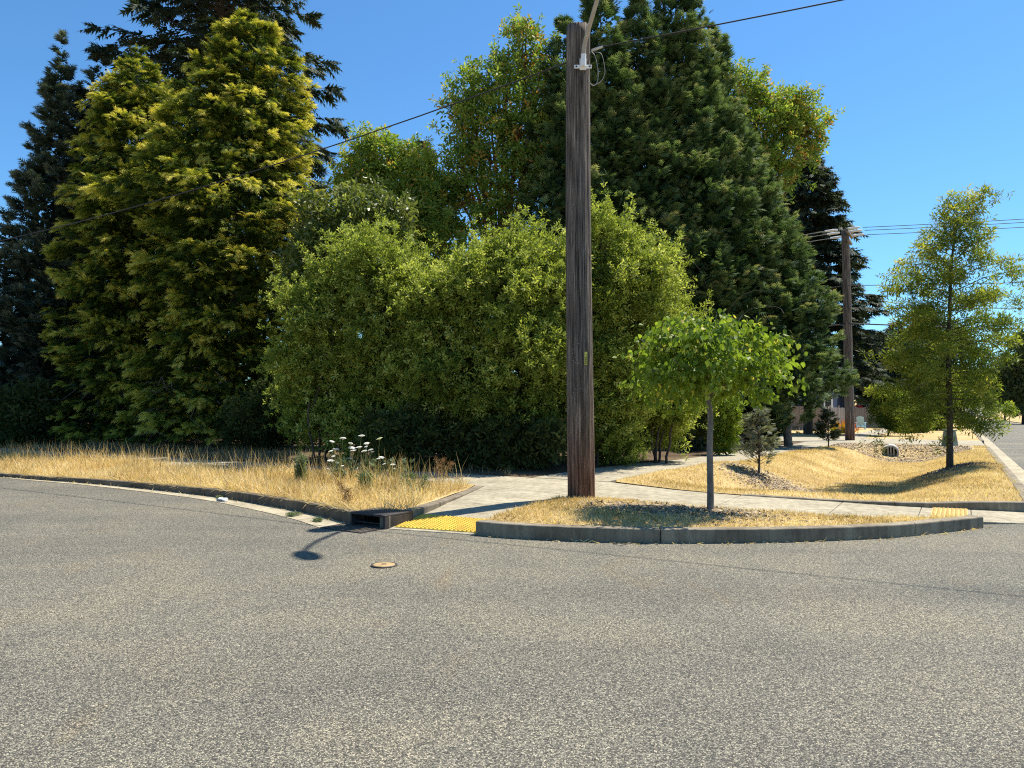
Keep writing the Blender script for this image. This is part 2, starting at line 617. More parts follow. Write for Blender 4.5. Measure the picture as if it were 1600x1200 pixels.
def sheet(name, poly_ab, step, zf, mat, skirt=0.0):
    """a triangulated sheet bounded by a polygon in street coordinates, lifted by zf(a,b)"""
    B = dens(poly_ab, step)
    lo, hi = B.min(0), B.max(0)
    ga, gb = np.meshgrid(np.arange(lo[0], hi[0], step), np.arange(lo[1], hi[1], step), indexing='ij')
    Pn = np.stack([ga.ravel(), gb.ravel()], 1) + np.random.default_rng(3).uniform(-.15, .15, (ga.size, 2)) * step
    Pn = Pn[in_poly(Pn, B)]
    # keep clear of the boundary
    d = np.min(np.linalg.norm(Pn[:, None, :] - B[None, ::1, :], axis=2), 1) if len(Pn) * len(B) < 6e6 else np.full(len(Pn), 1e9)
    Pn = Pn[d > step * 0.35]
    allp = np.vstack([B, Pn])
    nb = len(B)
    ed = [(i, (i + 1) % nb) for i in range(nb)]
    vv, _, ff, _, _, _ = delaunay_2d_cdt([Vector(p) for p in allp], ed, [], 1, 1e-5)
    A = np.array([tuple(v) for v in vv])
    X, Y = xy(A[:, 0], A[:, 1])
    Z = zf(A[:, 0], A[:, 1])
    T = np.array([f for f in ff if len(f) == 3])
    V = np.stack([X, Y, Z], 1)
    # orient up
    e1, e2 = V[T[:, 1]] - V[T[:, 0]], V[T[:, 2]] - V[T[:, 0]]
    nz = e1[:, 0] * e2[:, 1] - e1[:, 1] * e2[:, 0]
    T[nz < 0] = T[nz < 0][:, ::-1]
    me = tri_mesh(name, V, T, smooth=True)
    return link(name, me, mat)


def pxab(px, py, z=0.0):
    return ab(*G(px, py, z))


def offset_path(P, d):
    """shift a street-frame polyline sideways (positive = away from the road for paths run with growing b)"""
    P = np.asarray(P, float)
    t = np.gradient(P, axis=0)
    t /= np.linalg.norm(t, axis=1)[:, None]
    nrm = np.stack([t[:, 1], -t[:, 0]], 1)
    return P + nrm * d


def resample(P, step):
    P = np.asarray(P, float)
    # Catmull-Rom then even spacing
    Q = np.vstack([2 * P[0] - P[1], P, 2 * P[-1] - P[-2]])
    out = []
    for i in range(1, len(Q) - 2):
        for t in np.linspace(0, 1, 12, endpoint=False):
            p0, p1, p2, p3 = Q[i - 1], Q[i], Q[i + 1], Q[i + 2]
            out.append(.5 * ((2 * p1) + (-p0 + p2) * t + (2 * p0 - 5 * p1 + 4 * p2 - p3) * t * t + (-p0 + 3 * p1 - 3 * p2 + p3) * t ** 3))
    out.append(P[-1])
    out = np.array(out)
    s = np.r_[0, np.cumsum(np.linalg.norm(np.diff(out, axis=0), axis=1))]
    n = max(2, int(s[-1] / step) + 1)
    ss = np.linspace(0, s[-1], n)
    return np.stack([np.interp(ss, s, out[:, k]) for k in range(P.shape[1])], 1)


def cut(P, i0, i1):
    return P[i0:i1 + 1]


# ------------------------------------------------------------------ setting: ground, roads
def ground_sheet():
    g = np.array([-1500, -900, -500, -300, -200, -140, -100, -80, -60, -50, -40, -30, -20, -10, 0, 10, 20, 30, 40, 50, 60, 80, 100, 120, 150, 180, 220, 260, 280, 300, 340, 400, 460, 520, 700, 1000, 1500, 2500], float)
    A_, B_ = np.meshgrid(g, g, indexing='ij')
    near = (1 - sstep(70, 95, np.abs(A_))) * (1 - sstep(60, 90, np.abs(B_ + 10)))
    Z = drop(A_) - 0.08 - 0.8 * near
    X, Y = xy(A_, B_)
    n = len(g)
    V = np.stack([X.ravel(), Y.ravel(), Z.ravel()], 1)
    i = np.arange((n - 1) * (n - 1))
    r, c = i // (n - 1), i % (n - 1)
    p = r * n + c
    T = np.vstack([np.stack([p, p + n, p + n + 1], 1), np.stack([p, p + n + 1, p + 1], 1)])
    e1, e2 = V[T[:, 1]] - V[T[:, 0]], V[T[:, 2]] - V[T[:, 0]]
    nz = e1[:, 0] * e2[:, 1] - e1[:, 1] * e2[:, 0]
    T[nz < 0] = T[nz < 0][:, ::-1]
    o = link('ground', tri_mesh('ground', V, T, smooth=True), M['grassground'])
    tag(o, 'dry straw coloured ground stretching away to the horizon', 'ground', kind='structure')


ground_sheet()


def road_sheet():
    mb = MB()

    def strip(a_list, b0, b1, dz=0.0):
        for a0, a1 in zip(a_list[:-1], a_list[1:]):
            P = []
            for a, b in ((a0, b0), (a0, b1), (a1, b1), (a1, b0)):
                x, y = xy(a, b)
                P.append((x, y, float(drop(a)) + dz))
            mb.add(P, [(0, 1, 2, 3)] if True else [])
    strip([-8, 11.5], -90, 60)
    strip([11.5, 13.2, 16], 0.2, 8.8)
    strip([16] + list(range(24, 272, 8)) + [270, 275, 280, 285, 290] + list(range(300, 460, 10)), 0.6, 8.8)
    strip([81, 89], -60, 0.6)
    strip([81, 89], 8.8, 60)
    me = mb.mesh('road')
    bm = bmesh.new()
    bm.from_mesh(me)
    bmesh.ops.recalc_face_normals(bm, faces=bm.faces)
    for f in bm.faces:
        if f.normal.z < 0:
            f.normal_flip()
    bm.to_mesh(me)
    bm.free()
    o = link('road', me, M['asphalt'])
    tag(o, 'worn grey asphalt roadway with coarse pale aggregate', 'road', kind='structure')


road_sheet()

# paths read from the photo, on the road surface
P_isl = [pxab(*p) for p in ((742, 836), (800, 841), (900, 846), (1000, 848.5), (1100, 849), (1200, 848), (1300, 845), (1400, 840), (1470, 833), (1538, 825))]
isl = resample(P_isl, 0.08)
P_left = [(8.8, -60.), (8.8, -40.), (8.8, -24.)] + [pxab(*p) for p in ((0, 745), (150, 757), (320, 775), (420, 791), (500, 807), (548, 820))]
lft = resample(P_left, 0.1)


def kerb_run(parent, path, h0, h1, width, side, mat, joints, name='kerb_stone', z_base=-0.1, gap=0.008, bevel=0.018):
    """a run of kerb cut into stones at joints (fractions of its length)"""
    n = len(path)
    cuts = [0] + [int(round(j * (n - 1))) for j in joints] + [n - 1]
    hs = np.interp(np.linspace(0, 1, n), np.linspace(0, 1, len(h0)), h0) if hasattr(h0, '__len__') else np.linspace(h0, h1, n)
    inner = offset_path(path, side * width)
    for c0, c1 in zip(cuts[:-1], cuts[1:]):
        if c1 - c0 < 1:
            continue
        o_, i_ = path[c0:c1 + 1].copy(), inner[c0:c1 + 1].copy()
        for arr in (o_, i_):
            t = arr[1] - arr[0]
            arr[0] += t / np.linalg.norm(t) * gap / 2
            t = arr[-2] - arr[-1]
            arr[-1] += t / np.linalg.norm(t) * gap / 2
        h_ = hs[c0:c1 + 1]
        V, Fs = [], []
        m = len(o_)
        for k in range(m):
            dz = float(drop(o_[k][0]))
            wob = random.uniform(-.002, .002)
            for (p, z) in ((o_[k], z_base), (o_[k], h_[k] + wob), (i_[k], h_[k] + wob), (i_[k], z_base)):
                x, y = xy(*p)
                V.append((x, y, z + dz))
        for k in range(m - 1):
            for q in range(4):
                q2 = (q + 1) % 4
                Fs.append((k * 4 + q, k * 4 + q2, k * 4 + 4 + q2, k * 4 + 4 + q))
        Fs += [(0, 1, 2, 3), tuple(range(4 * m - 1, 4 * m - 5, -1))]
        mb = MB().add(V, Fs)
        me = mb.mesh(name)
        bm = bmesh.new()
        bm.from_mesh(me)
        bmesh.ops.recalc_face_normals(bm, faces=bm.faces)
        bm.to_mesh(me)
        bm.free()
        o = link(name, me, mat, parent)
        bv = o.modifiers.new('bevel', 'BEVEL')
        bv.width = bevel
        bv.segments = 3
        bv.limit_method = 'ANGLE'
        bv.angle_limit = R(40)


KH = 0.165
k_isl = tag(empty('kerb', (*xy(*isl[len(isl) // 2]), 0)), 'curved concrete kerb round the grass island at the corner', 'kerb', kind='structure')
k_isl_inv = k_isl.matrix_world.copy()


def at_origin(o):
    o.location = (0, 0, 0)
    return o


at_origin(k_isl)
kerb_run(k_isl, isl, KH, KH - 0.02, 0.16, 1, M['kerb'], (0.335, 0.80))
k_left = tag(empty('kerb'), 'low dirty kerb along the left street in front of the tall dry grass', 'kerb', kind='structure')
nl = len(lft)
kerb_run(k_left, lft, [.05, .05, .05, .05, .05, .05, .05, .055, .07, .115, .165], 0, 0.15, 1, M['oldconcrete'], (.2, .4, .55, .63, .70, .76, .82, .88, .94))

# gutter apron in front of the left kerb
gut_o = lft[int(nl * .80):]
gut_i = offset_path(gut_o, -0.42 * 1.0)
gut_w = np.linspace(0.25, 1.0, len(gut_o))[:, None]
gut_i = gut_o + (gut_i - gut_o) * gut_w
gp = [tuple(p) for p in gut_o] + [tuple(p) for p in gut_i[::-1]]
g = sheet('gutter', gp, 0.25, lambda a, b: drop(a) + 0.006 + 0 * a, M['gutter'])
tag(g, 'pale concrete gutter strip below the left kerb', 'gutter', kind='structure')

# storm drain inlet at the kerb's turn
in0 = np.array(pxab(548, 820))
in1 = np.array(pxab(603, 827))
in_dir = (in1 - in0) / np.linalg.norm(in1 - in0)
in_nrm = np.array([in_dir[1], -in_dir[0]])
if in_nrm[0] < 0:
    in_nrm = -in_nrm


def local_box(mb, o, du, dn, c, s, z0, z1, dz=0.0):
    """box between along-coordinates c and across-coordinates s of a street-frame axis pair"""
    P = [o + du * c[i] + dn * s[j] for i, j in ((0, 0), (1, 0), (1, 1), (0, 1))]
    pts = [xy(*p) for p in P]
    V = [(x, y, z0 + dz) for x, y in pts] + [(x, y, z1 + dz) for x, y in pts]
    mb.add(V, [(3, 2, 1, 0), (4, 5, 6, 7), (0, 1, 5, 4), (1, 2, 6, 5), (2, 3, 7, 6), (3, 0, 4, 7)])
    return mb


Lin = np.linalg.norm(in1 - in0)
inlet = tag(empty('storm_drain'), 'black cast iron storm drain inlet set in the kerb before the dry grass', 'storm drain')
x_, y_ = xy(*in0)
local_box(MB(), in0, in_dir, in_nrm, (.01, Lin), (-.02, .5), .142, .172).build('hood', M['iron'], inlet, .01)
for c in ((.01, .035), (Lin - .035, Lin)):
    local_box(MB(), in0, in_dir, in_nrm, c, (-.018, .5), -.2, .1415).build('side_wall', M['iron'], inlet, .004)
local_box(MB(), in0, in_dir, in_nrm, (.036, Lin - .036), (.44, .5), -.2, .1415).build('back_wall', M['black'], inlet)  # back wall and floor coloured black for the shade inside the inlet
local_box(MB(), in0, in_dir, in_nrm, (.036, Lin - .036), (.03, .045), .045, .056).build('throat_bar', M['iron'], inlet)
local_box(MB(), in0, in_dir, in_nrm, (.036, Lin - .036), (0, .44), -.2, -.12).build('floor', M['black'], inlet)

grate = tag(empty('drain_grate'), 'slotted iron drain grate in the gutter below the black inlet', 'grate')
g0 = in0 - in_dir * .12
gl = Lin + .1
fr = MB()
local_box(fr, g0, in_dir, in_nrm, (0, gl), (-.40, -.375), -.02, .012)
local_box(fr, g0, in_dir, in_nrm, (0, gl), (-.055, -.03), -.02, .012)
local_box(fr, g0, in_dir, in_nrm, (0, .025), (-.3745, -.0555), -.02, .0115)
local_box(fr, g0, in_dir, in_nrm, (gl - .025, gl), (-.3745, -.0555), -.02, .0115)
fr.build('frame', M['iron'], grate)
local_box(MB(), g0, in_dir, in_nrm, (.026, gl - .026), (-.374, -.056), -.02, .004).build('pit_dark_plate', M['black'], grate)  # flat black plate stands in for the dark depth under the bars
nb = 9
for i in range(nb):
    c = .03 + (gl - .06) * (i + .2) / nb
    local_box(MB(), g0, in_dir, in_nrm, (c, c + (gl - .06) / nb * .55), (-.374, -.056), -.01, .011).build('bar', M['oldconcrete'], grate)

# ------------------------------------------------------------------ sidewalks, built slab by slab
walk = tag(empty('sidewalk'), 'pale concrete sidewalk of jointed slabs round the corner', 'sidewalk', kind='structure')


def slab(parent, quad, thick=0.12, mat='concrete', name='slab', top=0.13, inset=0.006):
    """quad: (a,b[,z]) corners"""
    q = np.array([p[:2] for p in quad], float)
    c = q.mean(0)
    zs = [p[2] if len(p) > 2 else top for p in quad]
    poly = []
    for p, z in zip(q, zs):
        d = c - p
        p2 = p + d / np.linalg.norm(d) * inset * 1.4
        x, y = xy(*p2)
        dz = float(drop(p[0]))
        poly.append((x, y, z + dz, z + dz - thick))
    mb = MB().prism(poly, 0, 0)
    me = mb.mesh(name)
    bm = bmesh.new()
    bm.from_mesh(me)
    bmesh.ops.recalc_face_normals(bm, faces=bm.faces)
    bm.to_mesh(me)
    bm.free()
    o = link(name, me, M[mat], parent)
    bv = o.modifiers.new('bevel', 'BEVEL')
    bv.width = .006
    bv.segments = 2
    return o


# along the left street
b = -7.1
while b > -34:
    jt = random.uniform(-.006, .006)
    slab(walk, [(11.2, b, .13 + jt), (12.9, b, .13 + jt), (12.9, b - 1.5, .13 + jt), (11.2, b - 1.5, .13 + jt)])
    b -= 1.5
# corner slab and ramp slab down to the road
rampL0, rampR0 = np.array(pxab(606, 827)), np.array(pxab(741, 836))
slab(walk, [(11.2, -7.1), (12.9, -7.1), (12.9, -5.5), (10.75, -5.1)])
slab(walk, [(9.55, -6.52, .125), (11.2, -7.08), (10.74, -5.12), (9.45, -5.12, .125)])
rl1 = rampL0 + (np.array([9.55, -6.52]) - rampL0) * .42
rr1 = rampR0 + (np.array([9.45, -5.12]) - rampR0) * .42
slab(walk, [(*rl1, .062), (9.55, -6.52, .125), (9.45, -5.12, .125), (*rr1, .062)])
slab(walk, [(*rampL0, .008), (*rl1, .062), (*rr1, .062), (*rampR0, .008)])
# walk to the right-hand ramp
nearE = [(-5.1, 10.76), (-4.6, 10.70), (-2.95, 10.42), (-1.5, 10.35), (-.5, 10.85), (.1, 11.5), (.75, 11.9)]
farE = [(-5.5, 12.9), (-4.0, 12.25), (-2.95, 12.05), (-1.5, 12.05), (-.5, 12.3), (.1, 12.75), (.75, 13.1)]
zz = [.13, .13, .13, .12, .085, .04, .008]
for i in range(len(nearE) - 1):
    slab(walk, [(nearE[i][1], nearE[i][0], zz[i]), (farE[i][1], farE[i][0], zz[i]), (farE[i + 1][1], farE[i + 1][0], zz[i + 1]), (nearE[i + 1][1], nearE[i + 1][0], zz[i + 1])])
# along the right street
walkL = lambda a: -7.1 + 0.75 * float(sstep(13, 21, a)) + .5 * float(sstep(24, 34, a))
walkR = lambda a: walkL(a) + 1.55
a = 12.92
while a < 34.5:
    jt = random.uniform(-.005, .005)
    slab(walk, [(a, walkL(a), .13 + jt), (a + 1.5, walkL(a + 1.5), .13 + jt), (a + 1.5, walkR(a + 1.5), .13 + jt), (a, walkR(a), .13 + jt)])
    a += 1.5
A_END = a
drive = tag(empty('driveway'), 'broad pale concrete driveway crossing the verge beyond the dry swale', 'driveway', kind='structure')
for i, b0 in enumerate(np.arange(-26, .8, 2.68)):
    for a0 in (A_END, A_END + 3.6):
        slab(drive, [(a0, b0, .135), (a0 + 3.6, b0, .135), (a0 + 3.6, min(b0 + 2.68, .85), .135), (a0, min(b0 + 2.68, .85), .135)])
D_END = A_END + 7.2
walk2 = tag(empty('sidewalk'), 'far stretch of concrete sidewalk beyond the driveway', 'sidewalk', kind='structure')
for a0 in np.arange(D_END, 80, 1.9):
    slab(walk2, [(a0, -5.85), (a0 + 1.9, -5.85), (a0 + 1.9, -4.3), (a0, -4.3)])

# low kerb edging at the left of the ramp, and the black-faced kerb between walk and swale
k_ramp = tag(empty('kerb'), 'tapering concrete kerb edging the left side of the ramp', 'kerb', kind='structure')
edge = resample([tuple(rampL0 + np.array([.03, -.01])), (8.4, -6.25), (9.55, -6.535), (10.6, -6.87), (11.2, -7.1)], .08)
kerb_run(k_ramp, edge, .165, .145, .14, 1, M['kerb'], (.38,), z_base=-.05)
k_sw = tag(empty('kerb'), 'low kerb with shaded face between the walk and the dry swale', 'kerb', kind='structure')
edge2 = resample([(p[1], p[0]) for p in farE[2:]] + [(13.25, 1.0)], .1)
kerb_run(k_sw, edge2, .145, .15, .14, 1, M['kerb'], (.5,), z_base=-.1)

# kerbs and gutters of the right-hand street
k_far = tag(empty('kerb'), 'long straight concrete kerb beside the dry swale on the right street', 'kerb', kind='structure')
line = np.stack([np.arange(13.3, 34.6, .3), np.full(len(np.arange(13.3, 34.6, .3)), .92)], 1)
kerb_run(k_far, line, .15, .15, .16, 1, M['kerb'], [i / 7 for i in range(1, 7)])
line = np.stack([np.arange(D_END, 79, 1.0), np.full(len(np.arange(D_END, 79, 1.0)), .92)], 1)
kerb_run(k_far, line, .15, .15, .16, 1, M['kerb'], [i / 6 for i in range(1, 6)])
line = np.stack([np.arange(90, 260, 4.0), np.full(len(np.arange(90, 260, 4.0)), .92)], 1)
kerb_run(k_far, line, .15, .15, .16, 1, M['kerb'], [.5])
k_opp = tag(empty('kerb'), 'concrete kerb on the far side of the right street', 'kerb', kind='structure')
for a0, a1 in ((30, 79), (91, 260)):
    line = np.stack([np.arange(a0, a1, 4.0), np.full(len(np.arange(a0, a1, 4.0)), 8.55)], 1)
    kerb_run(k_opp, line, .15, .15, .16, -1, M['kerb'], [.33, .66])
mbg = MB()
for a0, a1, b0, b1 in ((13.3, 16, .93, 1.3), (16, 35, .93, 1.3), (35, 79, .93, 1.3), (79, 260, .93, 1.3), (30, 79, 8.15, 8.54), (91, 260, 8.15, 8.54)):
    V = []
    for a_, b_ in ((a0, b0), (a0, b1), (a1, b1), (a1, b0)):
        x, y = xy(a_, b_)
        V.append((x, y, float(drop(a_)) + .006))
    mbg.add(V, [(0, 1, 2, 3)])
gg = mbg.build('gutter', M['gutter'])
tag(gg, 'pale concrete gutter edging the right street', 'gutter', kind='structure')

# planted ground
inner_left = offset_path(lft, .1)
verge_poly = [tuple(p) for p in inner_left[::4]] + [tuple(in0 + in_nrm * .12), tuple(in0 + in_nrm * .3 + in_dir * .1), tuple(in1 + in_nrm * .4), (8.45, -6.48), (9.55, -6.74), (10.6, -7.05), (11.25, -7.3), (11.25, -60)]
tag(sheet('verge', verge_poly, .35, lambda a, b: ground_h(a, b), M['grassground']), 'strip of dry ground under tall straw grass by the left kerb', 'verge', kind='structure')
isl_in = offset_path(isl, .1)
isl_poly = [tuple(p) for p in isl_in[::3]] + [tuple(isl_in[-1]), (11.35, .15)] + [(n[1] + .03, n[0]) for n in nearE[::-1][2:]] + [(9.5, -5.10), tuple(rr1 + np.array([.0, .03]))]


def isl_h(a, b):
    d = np.min(np.hypot(a[:, None] - isl[None, :, 0], b[:, None] - isl[None, :, 1]), 1)
    return drop(a) + .12 + .05 * sstep(.1, .6, d) * (1 - sstep(9.9, 10.6, a)) + .012 * np.sin(a * 9) * np.sin(b * 7)


tag(sheet('verge', isl_poly, .12, isl_h, M['grassground']), 'small island of clipped dry grass round the wooden pole', 'verge', kind='structure')
sw_poly = [(f[1] + .1, f[0]) for f in farE[1:]] + [(13.3, .85)] + [(a_, .84) for a_ in np.arange(14.3, 34.6, 1.0)] + [(A_END, .84)] + [(a_, walkR(a_) - .03) for a_ in np.arange(A_END, 13.4, -1.0)] + [(13.0, -5.4)]
SW = sheet('swale', sw_poly, .3, ground_h, M['grassground'])
tag(SW, 'shallow grassed swale of dry turf beside the right street', 'swale', kind='structure')
lot_poly = [(12.88, -60)] + [(12.88, -7.2)] + [(a_, walkL(a_) + .03) for a_ in np.arange(13.2, A_END, 1.0)] + [(A_END, walkL(A_END)), (A_END, -60)]
tag(sheet('lot_ground', lot_poly, .8, ground_h, M['litter']), 'brown needle litter and soil under the big trees', 'soil', kind='structure')
lot2 = [(D_END, -60), (D_END, -5.86), (80.5, -5.86), (80.5, -60)]
tag(sheet('lot_ground', lot2, 3, lambda a, b: drop(a) + .12, M['grassground']), 'dry yard ground behind the far sidewalk', 'soil', kind='structure')
lot3 = [(D_END, -4.29), (D_END, .83), (80, .83), (80, -4.29)]
tag(sheet('verge', lot3, 2, lambda a, b: drop(a) + .12, M['grassground']), 'dry verge between the driveway and the side street', 'verge', kind='structure')
for nm, P in (('verge', [(90, -40), (90, .83), (270, .83), (270, -40)]), ('verge', [(24, 8.65), (24, 45), (80, 45), (80, 8.65)]), ('verge', [(90, 8.65), (90, 45), (270, 45), (270, 8.65)])):
    t = {(90, -40): 'distant dry verge along the left side of the right street', (24, 8.65): 'dry verge across the right street before the side street', (90, 8.65): 'distant dry verge across the right street'}[P[0]]
    tag(sheet(nm, P, 8, lambda a, b: drop(a) + .12, M['grassground']), t, 'verge', kind='structure')


# ------------------------------------------------------------------ tactile plates
def tactile(name, label, quad, mat, nu, nv, h=.013):
    """quad in (a,b,z): front-left, back-left, back-right, front-right"""
    root = tag(empty(name), label, 'tactile paving')
    Q = []
    for a_, b_, z in quad:
        x, y = xy(a_, b_)
        Q.append(np.array([x, y, z + float(drop(a_))]))
    up = np.array([0, 0, 1.])
    V = [q - up * .004 for q in Q] + [q + up * .006 for q in Q]
    pl = MB().add(V, [(3, 2, 1, 0), (4, 5, 6, 7), (0, 1, 5, 4), (1, 2, 6, 5), (2, 3, 7, 6), (3, 0, 4, 7)])
    me = pl.mesh('plate')
    bm = bmesh.new()
    bm.from_mesh(me)
    bmesh.ops.recalc_face_normals(bm, faces=bm.faces)
    bm.to_mesh(me)
    bm.free()
    link('plate', me, mat, root)
    dm = MB()
    r = .021
    for i in range(nu):
        for j in range(nv):
            u, v = (i + .5) / nu, (j + .5) / nv
            p = (Q[0] * (1 - u) + Q[3] * u) * (1 - v) + (Q[1] * (1 - u) + Q[2] * u) * v + up * .006
            n = 8
            V = [p + np.array([math.cos(t) * r, math.sin(t) * r, 0]) for t in np.arange(n) * 2 * math.pi / n]
            V += [p + np.array([math.cos(t) * r * .6, math.sin(t) * r * .6, h]) for t in np.arange(n) * 2 * math.pi / n]
            dm.add(V, [(k, (k + 1) % n, n + (k + 1) % n, n + k) for k in range(n)] + [tuple(range(n, 2 * n))])
    d = dm.build('domes', mat, root)
    d['kind'] = 'stuff'


def lerp3(p, q, t):
    return tuple(np.array(p) * (1 - t) + np.array(q) * t)


tl0, tl1 = (*rampL0, .008), (*rl1, .062)
tr0, tr1 = (*rampR0, .008), (*rr1, .062)
tl0, tl1, tr0, tr1 = [np.array(v) for v in (tl0, tl1, tr0, tr1)]
ins = (tr0 - tl0) * .04
q0, q1 = tl0 + (tl1 - tl0) * .10 + ins, tl1 * .96 + tl0 * .04 + ins
q3, q2 = tr0 + (tr1 - tr0) * .10 - ins * .1, tr1 * .96 + tr0 * .04 - ins * .1
lift = np.array([0, 0, .004])
tactile('tactile_paving', 'bright yellow domed tactile plate at the foot of the ramp beside the black drain', [q0 + lift, q1 + lift, q2 + lift, q3 + lift], M['tactile'], 20, 14)
tactile('tactile_paving', 'worn orange yellow tactile plate on the walk before the dry swale', [(10.98, -.36, .088), (12.28, -.36, .088), (12.66, .06, .052), (11.48, .06, .052)], M['tactile2'], 8, 20, .008)

# valve cover in the road
vx, vy = G(600, 884)
vc = tag(empty('valve_cover', (vx, vy, 0)), 'small round sunbleached iron valve cover in the asphalt', 'valve cover')
MB().lathe([(.125, .0), (.125, .012), (.112, .014), (.108, .010)], 28).build('ring', M['iron'], vc)
MB().lathe([(.106, .002), (.106, .0125), (.09, .015)], 28).build('lid', M['rustiron'], vc)
MB().box((0, 0, .017), (.045, .02, .006)).build('keyhole', M['iron'], vc)

# ------------------------------------------------------------------ wooden poles
def pole_shaft(r0, r1, h, seed, n=72, rings=46, jag=.02):
    rg = np.random.default_rng(seed)
    th = np.arange(n) * 2 * math.pi / n
    groove = np.zeros(n)
    for k in range(n):
        groove[k] = rg.normal(0, .003) - (0.014 if rg.random() < .16 else 0)
    V, Fs = [], []
    zs = np.r_[-.3, np.linspace(0, h, rings)]
    ph = rg.uniform(0, 6, 4)
    for i, z in enumerate(zs):
        t = max(z, 0) / h
        rr = r0 + (r1 - r0) * t
        cx = .02 * math.sin(t * 3 + ph[0]) - .02 * math.sin(ph[0])
        for k in range(n):
            sh = groove[(k + int(2 * math.sin(z * .7 + ph[1]))) % n] * (.6 + .4 * math.sin(z * 1.7 + k))
            r_ = rr + sh + .004 * math.sin(z * .9 + 3 * th[k] + ph[2])
            zz_ = z + (rg.uniform(-jag, jag * .3) if i == len(zs) - 1 else 0)
            V.append((cx + r_ * math.cos(th[k]), r_ * math.sin(th[k]), zz_))
    for i in range(len(zs) - 1):
        for k in range(n):
            k2 = (k + 1) % n
            Fs.append((i * n + k, i * n + k2, (i + 1) * n + k2, (i + 1) * n + k))
    V.append((0, 0, h - jag))
    top = len(V) - 1
    L = (len(zs) - 1) * n
    Fs += [(L + k, L + (k + 1) % n, top) for k in range(n)]
    return MB().add(V, Fs, True)


# numbers on the pole tag, drawn as simple strokes (seven-segment like digits)
SEG = {'0': 'abcdef', '1': 'bc', '2': 'abged', '3': 'abgcd', '4': 'fgbc', '5': 'afgcd', '6': 'afgedc', '7': 'abc', '8': 'abcdefg', '9': 'abcdfg'}


def digit(mb, ch, c, w, h, t, y):
    bars = {'a': (0, h / 2, w, t), 'd': (0, -h / 2, w, t), 'g': (0, 0, w, t), 'f': (-w / 2, h / 4, t, h / 2), 'b': (w / 2, h / 4, t, h / 2), 'e': (-w / 2, -h / 4, t, h / 2), 'c': (w / 2, -h / 4, t, h / 2)}
    for s in SEG[ch]:
        x, z, a_, b_ = bars[s]
        mb.box((c[0] + x, y, c[1] + z), (a_, .002, b_))


PX, PY = G(908, 778, 0.14)
PZ = .10
pole = tag(empty('utility_pole', (PX, PY, PZ)), 'thick weathered wooden pole with jagged top on the grass island', 'utility pole')
PH = at(908, 42, PY)[2] - PZ
pole_shaft(.203, .177, PH, 5).build('shaft', M['wood_pole'], pole)
d_tag = at(913.5, 561, PY)
tz = d_tag[2] - PZ
tx = d_tag[0] - PX + .0
tr_ = .194
ty = -math.sqrt(tr_ ** 2 - tx ** 2) - .007
tagm = Matrix.Rotation(math.atan2(tx, -ty), 4, 'Z')
tg = empty('number_tag', (tx, ty, tz), math.atan2(tx, -ty))
tg.parent = pole
MB().box((0, 0, 0), (.042, .004, .19)).build('plate', M['yellowtag'], tg)
dm = MB()
for i, ch in enumerate('118882'):
    digit(dm, ch, (0, .058 - i * .0265), .013, .016, .005, -.004)
dm.build('digits', M['black'], tg)
for i in range(26):
    a_ = random.uniform(-2.6, -.5)
    z = random.uniform(.9, 2.4)
    r_ = .196 + .004
    MB().box((r_ * math.cos(a_), r_ * math.sin(a_), z), (.008, .008, .008)).build('staple', M['galv'], pole)
# guy hardware and clamp
MB().tube([(.17, -.02, PH - .37), (.24, -.05, PH - .36), (.33, -.09, PH - .345)], [.018, .022, .016], 8).build('cable_clamp', M['galv'], pole)
loop = [(.16, -.1, PH - .42), (.22, -.12, PH - .52), (.255, -.13, PH - .75), (.24, -.14, PH - .9), (.19, -.15, PH - .96), (.13, -.17, PH - .93), (.1, -.18, PH - .84)]
MB().tube(resample(loop, .03), .006, 6).build('loose_wire', M['wiregrey'], pole)
loop = [(.19, -.14, PH - .955), (.3, -.12, PH - .88), (.36, -.1, PH - .75), (.34, -.09, PH - .55), (.30, -.08, PH - .44), (.2, -.06, PH - .41)]
MB().tube(resample(loop, .03), .005, 6).build('loose_wire', M['wiregrey'], pole)

# street light arm bolted to the pole
HEAD = np.array([1.60, 10.30, 8.2])
hs_ = G(473, 864, 0)
HEAD = np.array([hs_[0], hs_[1], 0]) + np.array(SUN_DIR) / SUN_DIR.z * 8.2
BR = at(911, 100, PY - .2)
lampo = tag(empty('street_lamp'), 'street lamp arm sweeping up from a white bracket on the wooden pole', 'street lamp')
lampo.location = tuple(BR)
rel = HEAD - BR
mbk = MB()
mbk.box((0, .012, 0), (.10, .022, .17)).box((-.085, .012, -.035), (.09, .016, .055)).box((.085, .012, -.035), (.09, .016, .055))
bk = mbk.build('bracket', M['whitepaint'], lampo, .006)
for sx in (-1, 1):
    MB().tube([(sx * .1, -.003, -.035), (sx * .1, .005, -.035)], .013, 8).build('bolt', M['iron'], bk)
armp = [(0, -.03, -.03), (.005, -.035, .10)] + [tuple(np.array([.02, -.06, .28]) * (1 - t) + (rel - np.array([0, 0, .0])) * t + np.array([0, 0, .25 * math.sin(math.pi * t) * .6])) for t in (0.0, .25, .5, .75, .97)]
ap = resample(armp, .06)
MB().tube(ap, np.linspace(.034, .028, len(ap)), 12).build('arm', M['tanmetal'], lampo)
MB().tube([(0, -.03, -.05), (.004, -.034, .13)], .039, 12).build('sleeve', M['whitepaint'], lampo)
hd = rel / np.linalg.norm(rel)
fwd = np.array([rel[0], rel[1], 0.]) / np.hypot(rel[0], rel[1])
sd = np.array([-fwd[1], fwd[0], 0])
V = []
prof = [(-.12, .05, .05), (-.06, .085, .07), (.08, .13, .085), (.26, .13, .075), (.38, .09, .05), (.42, .04, .03)]
hm = MB()
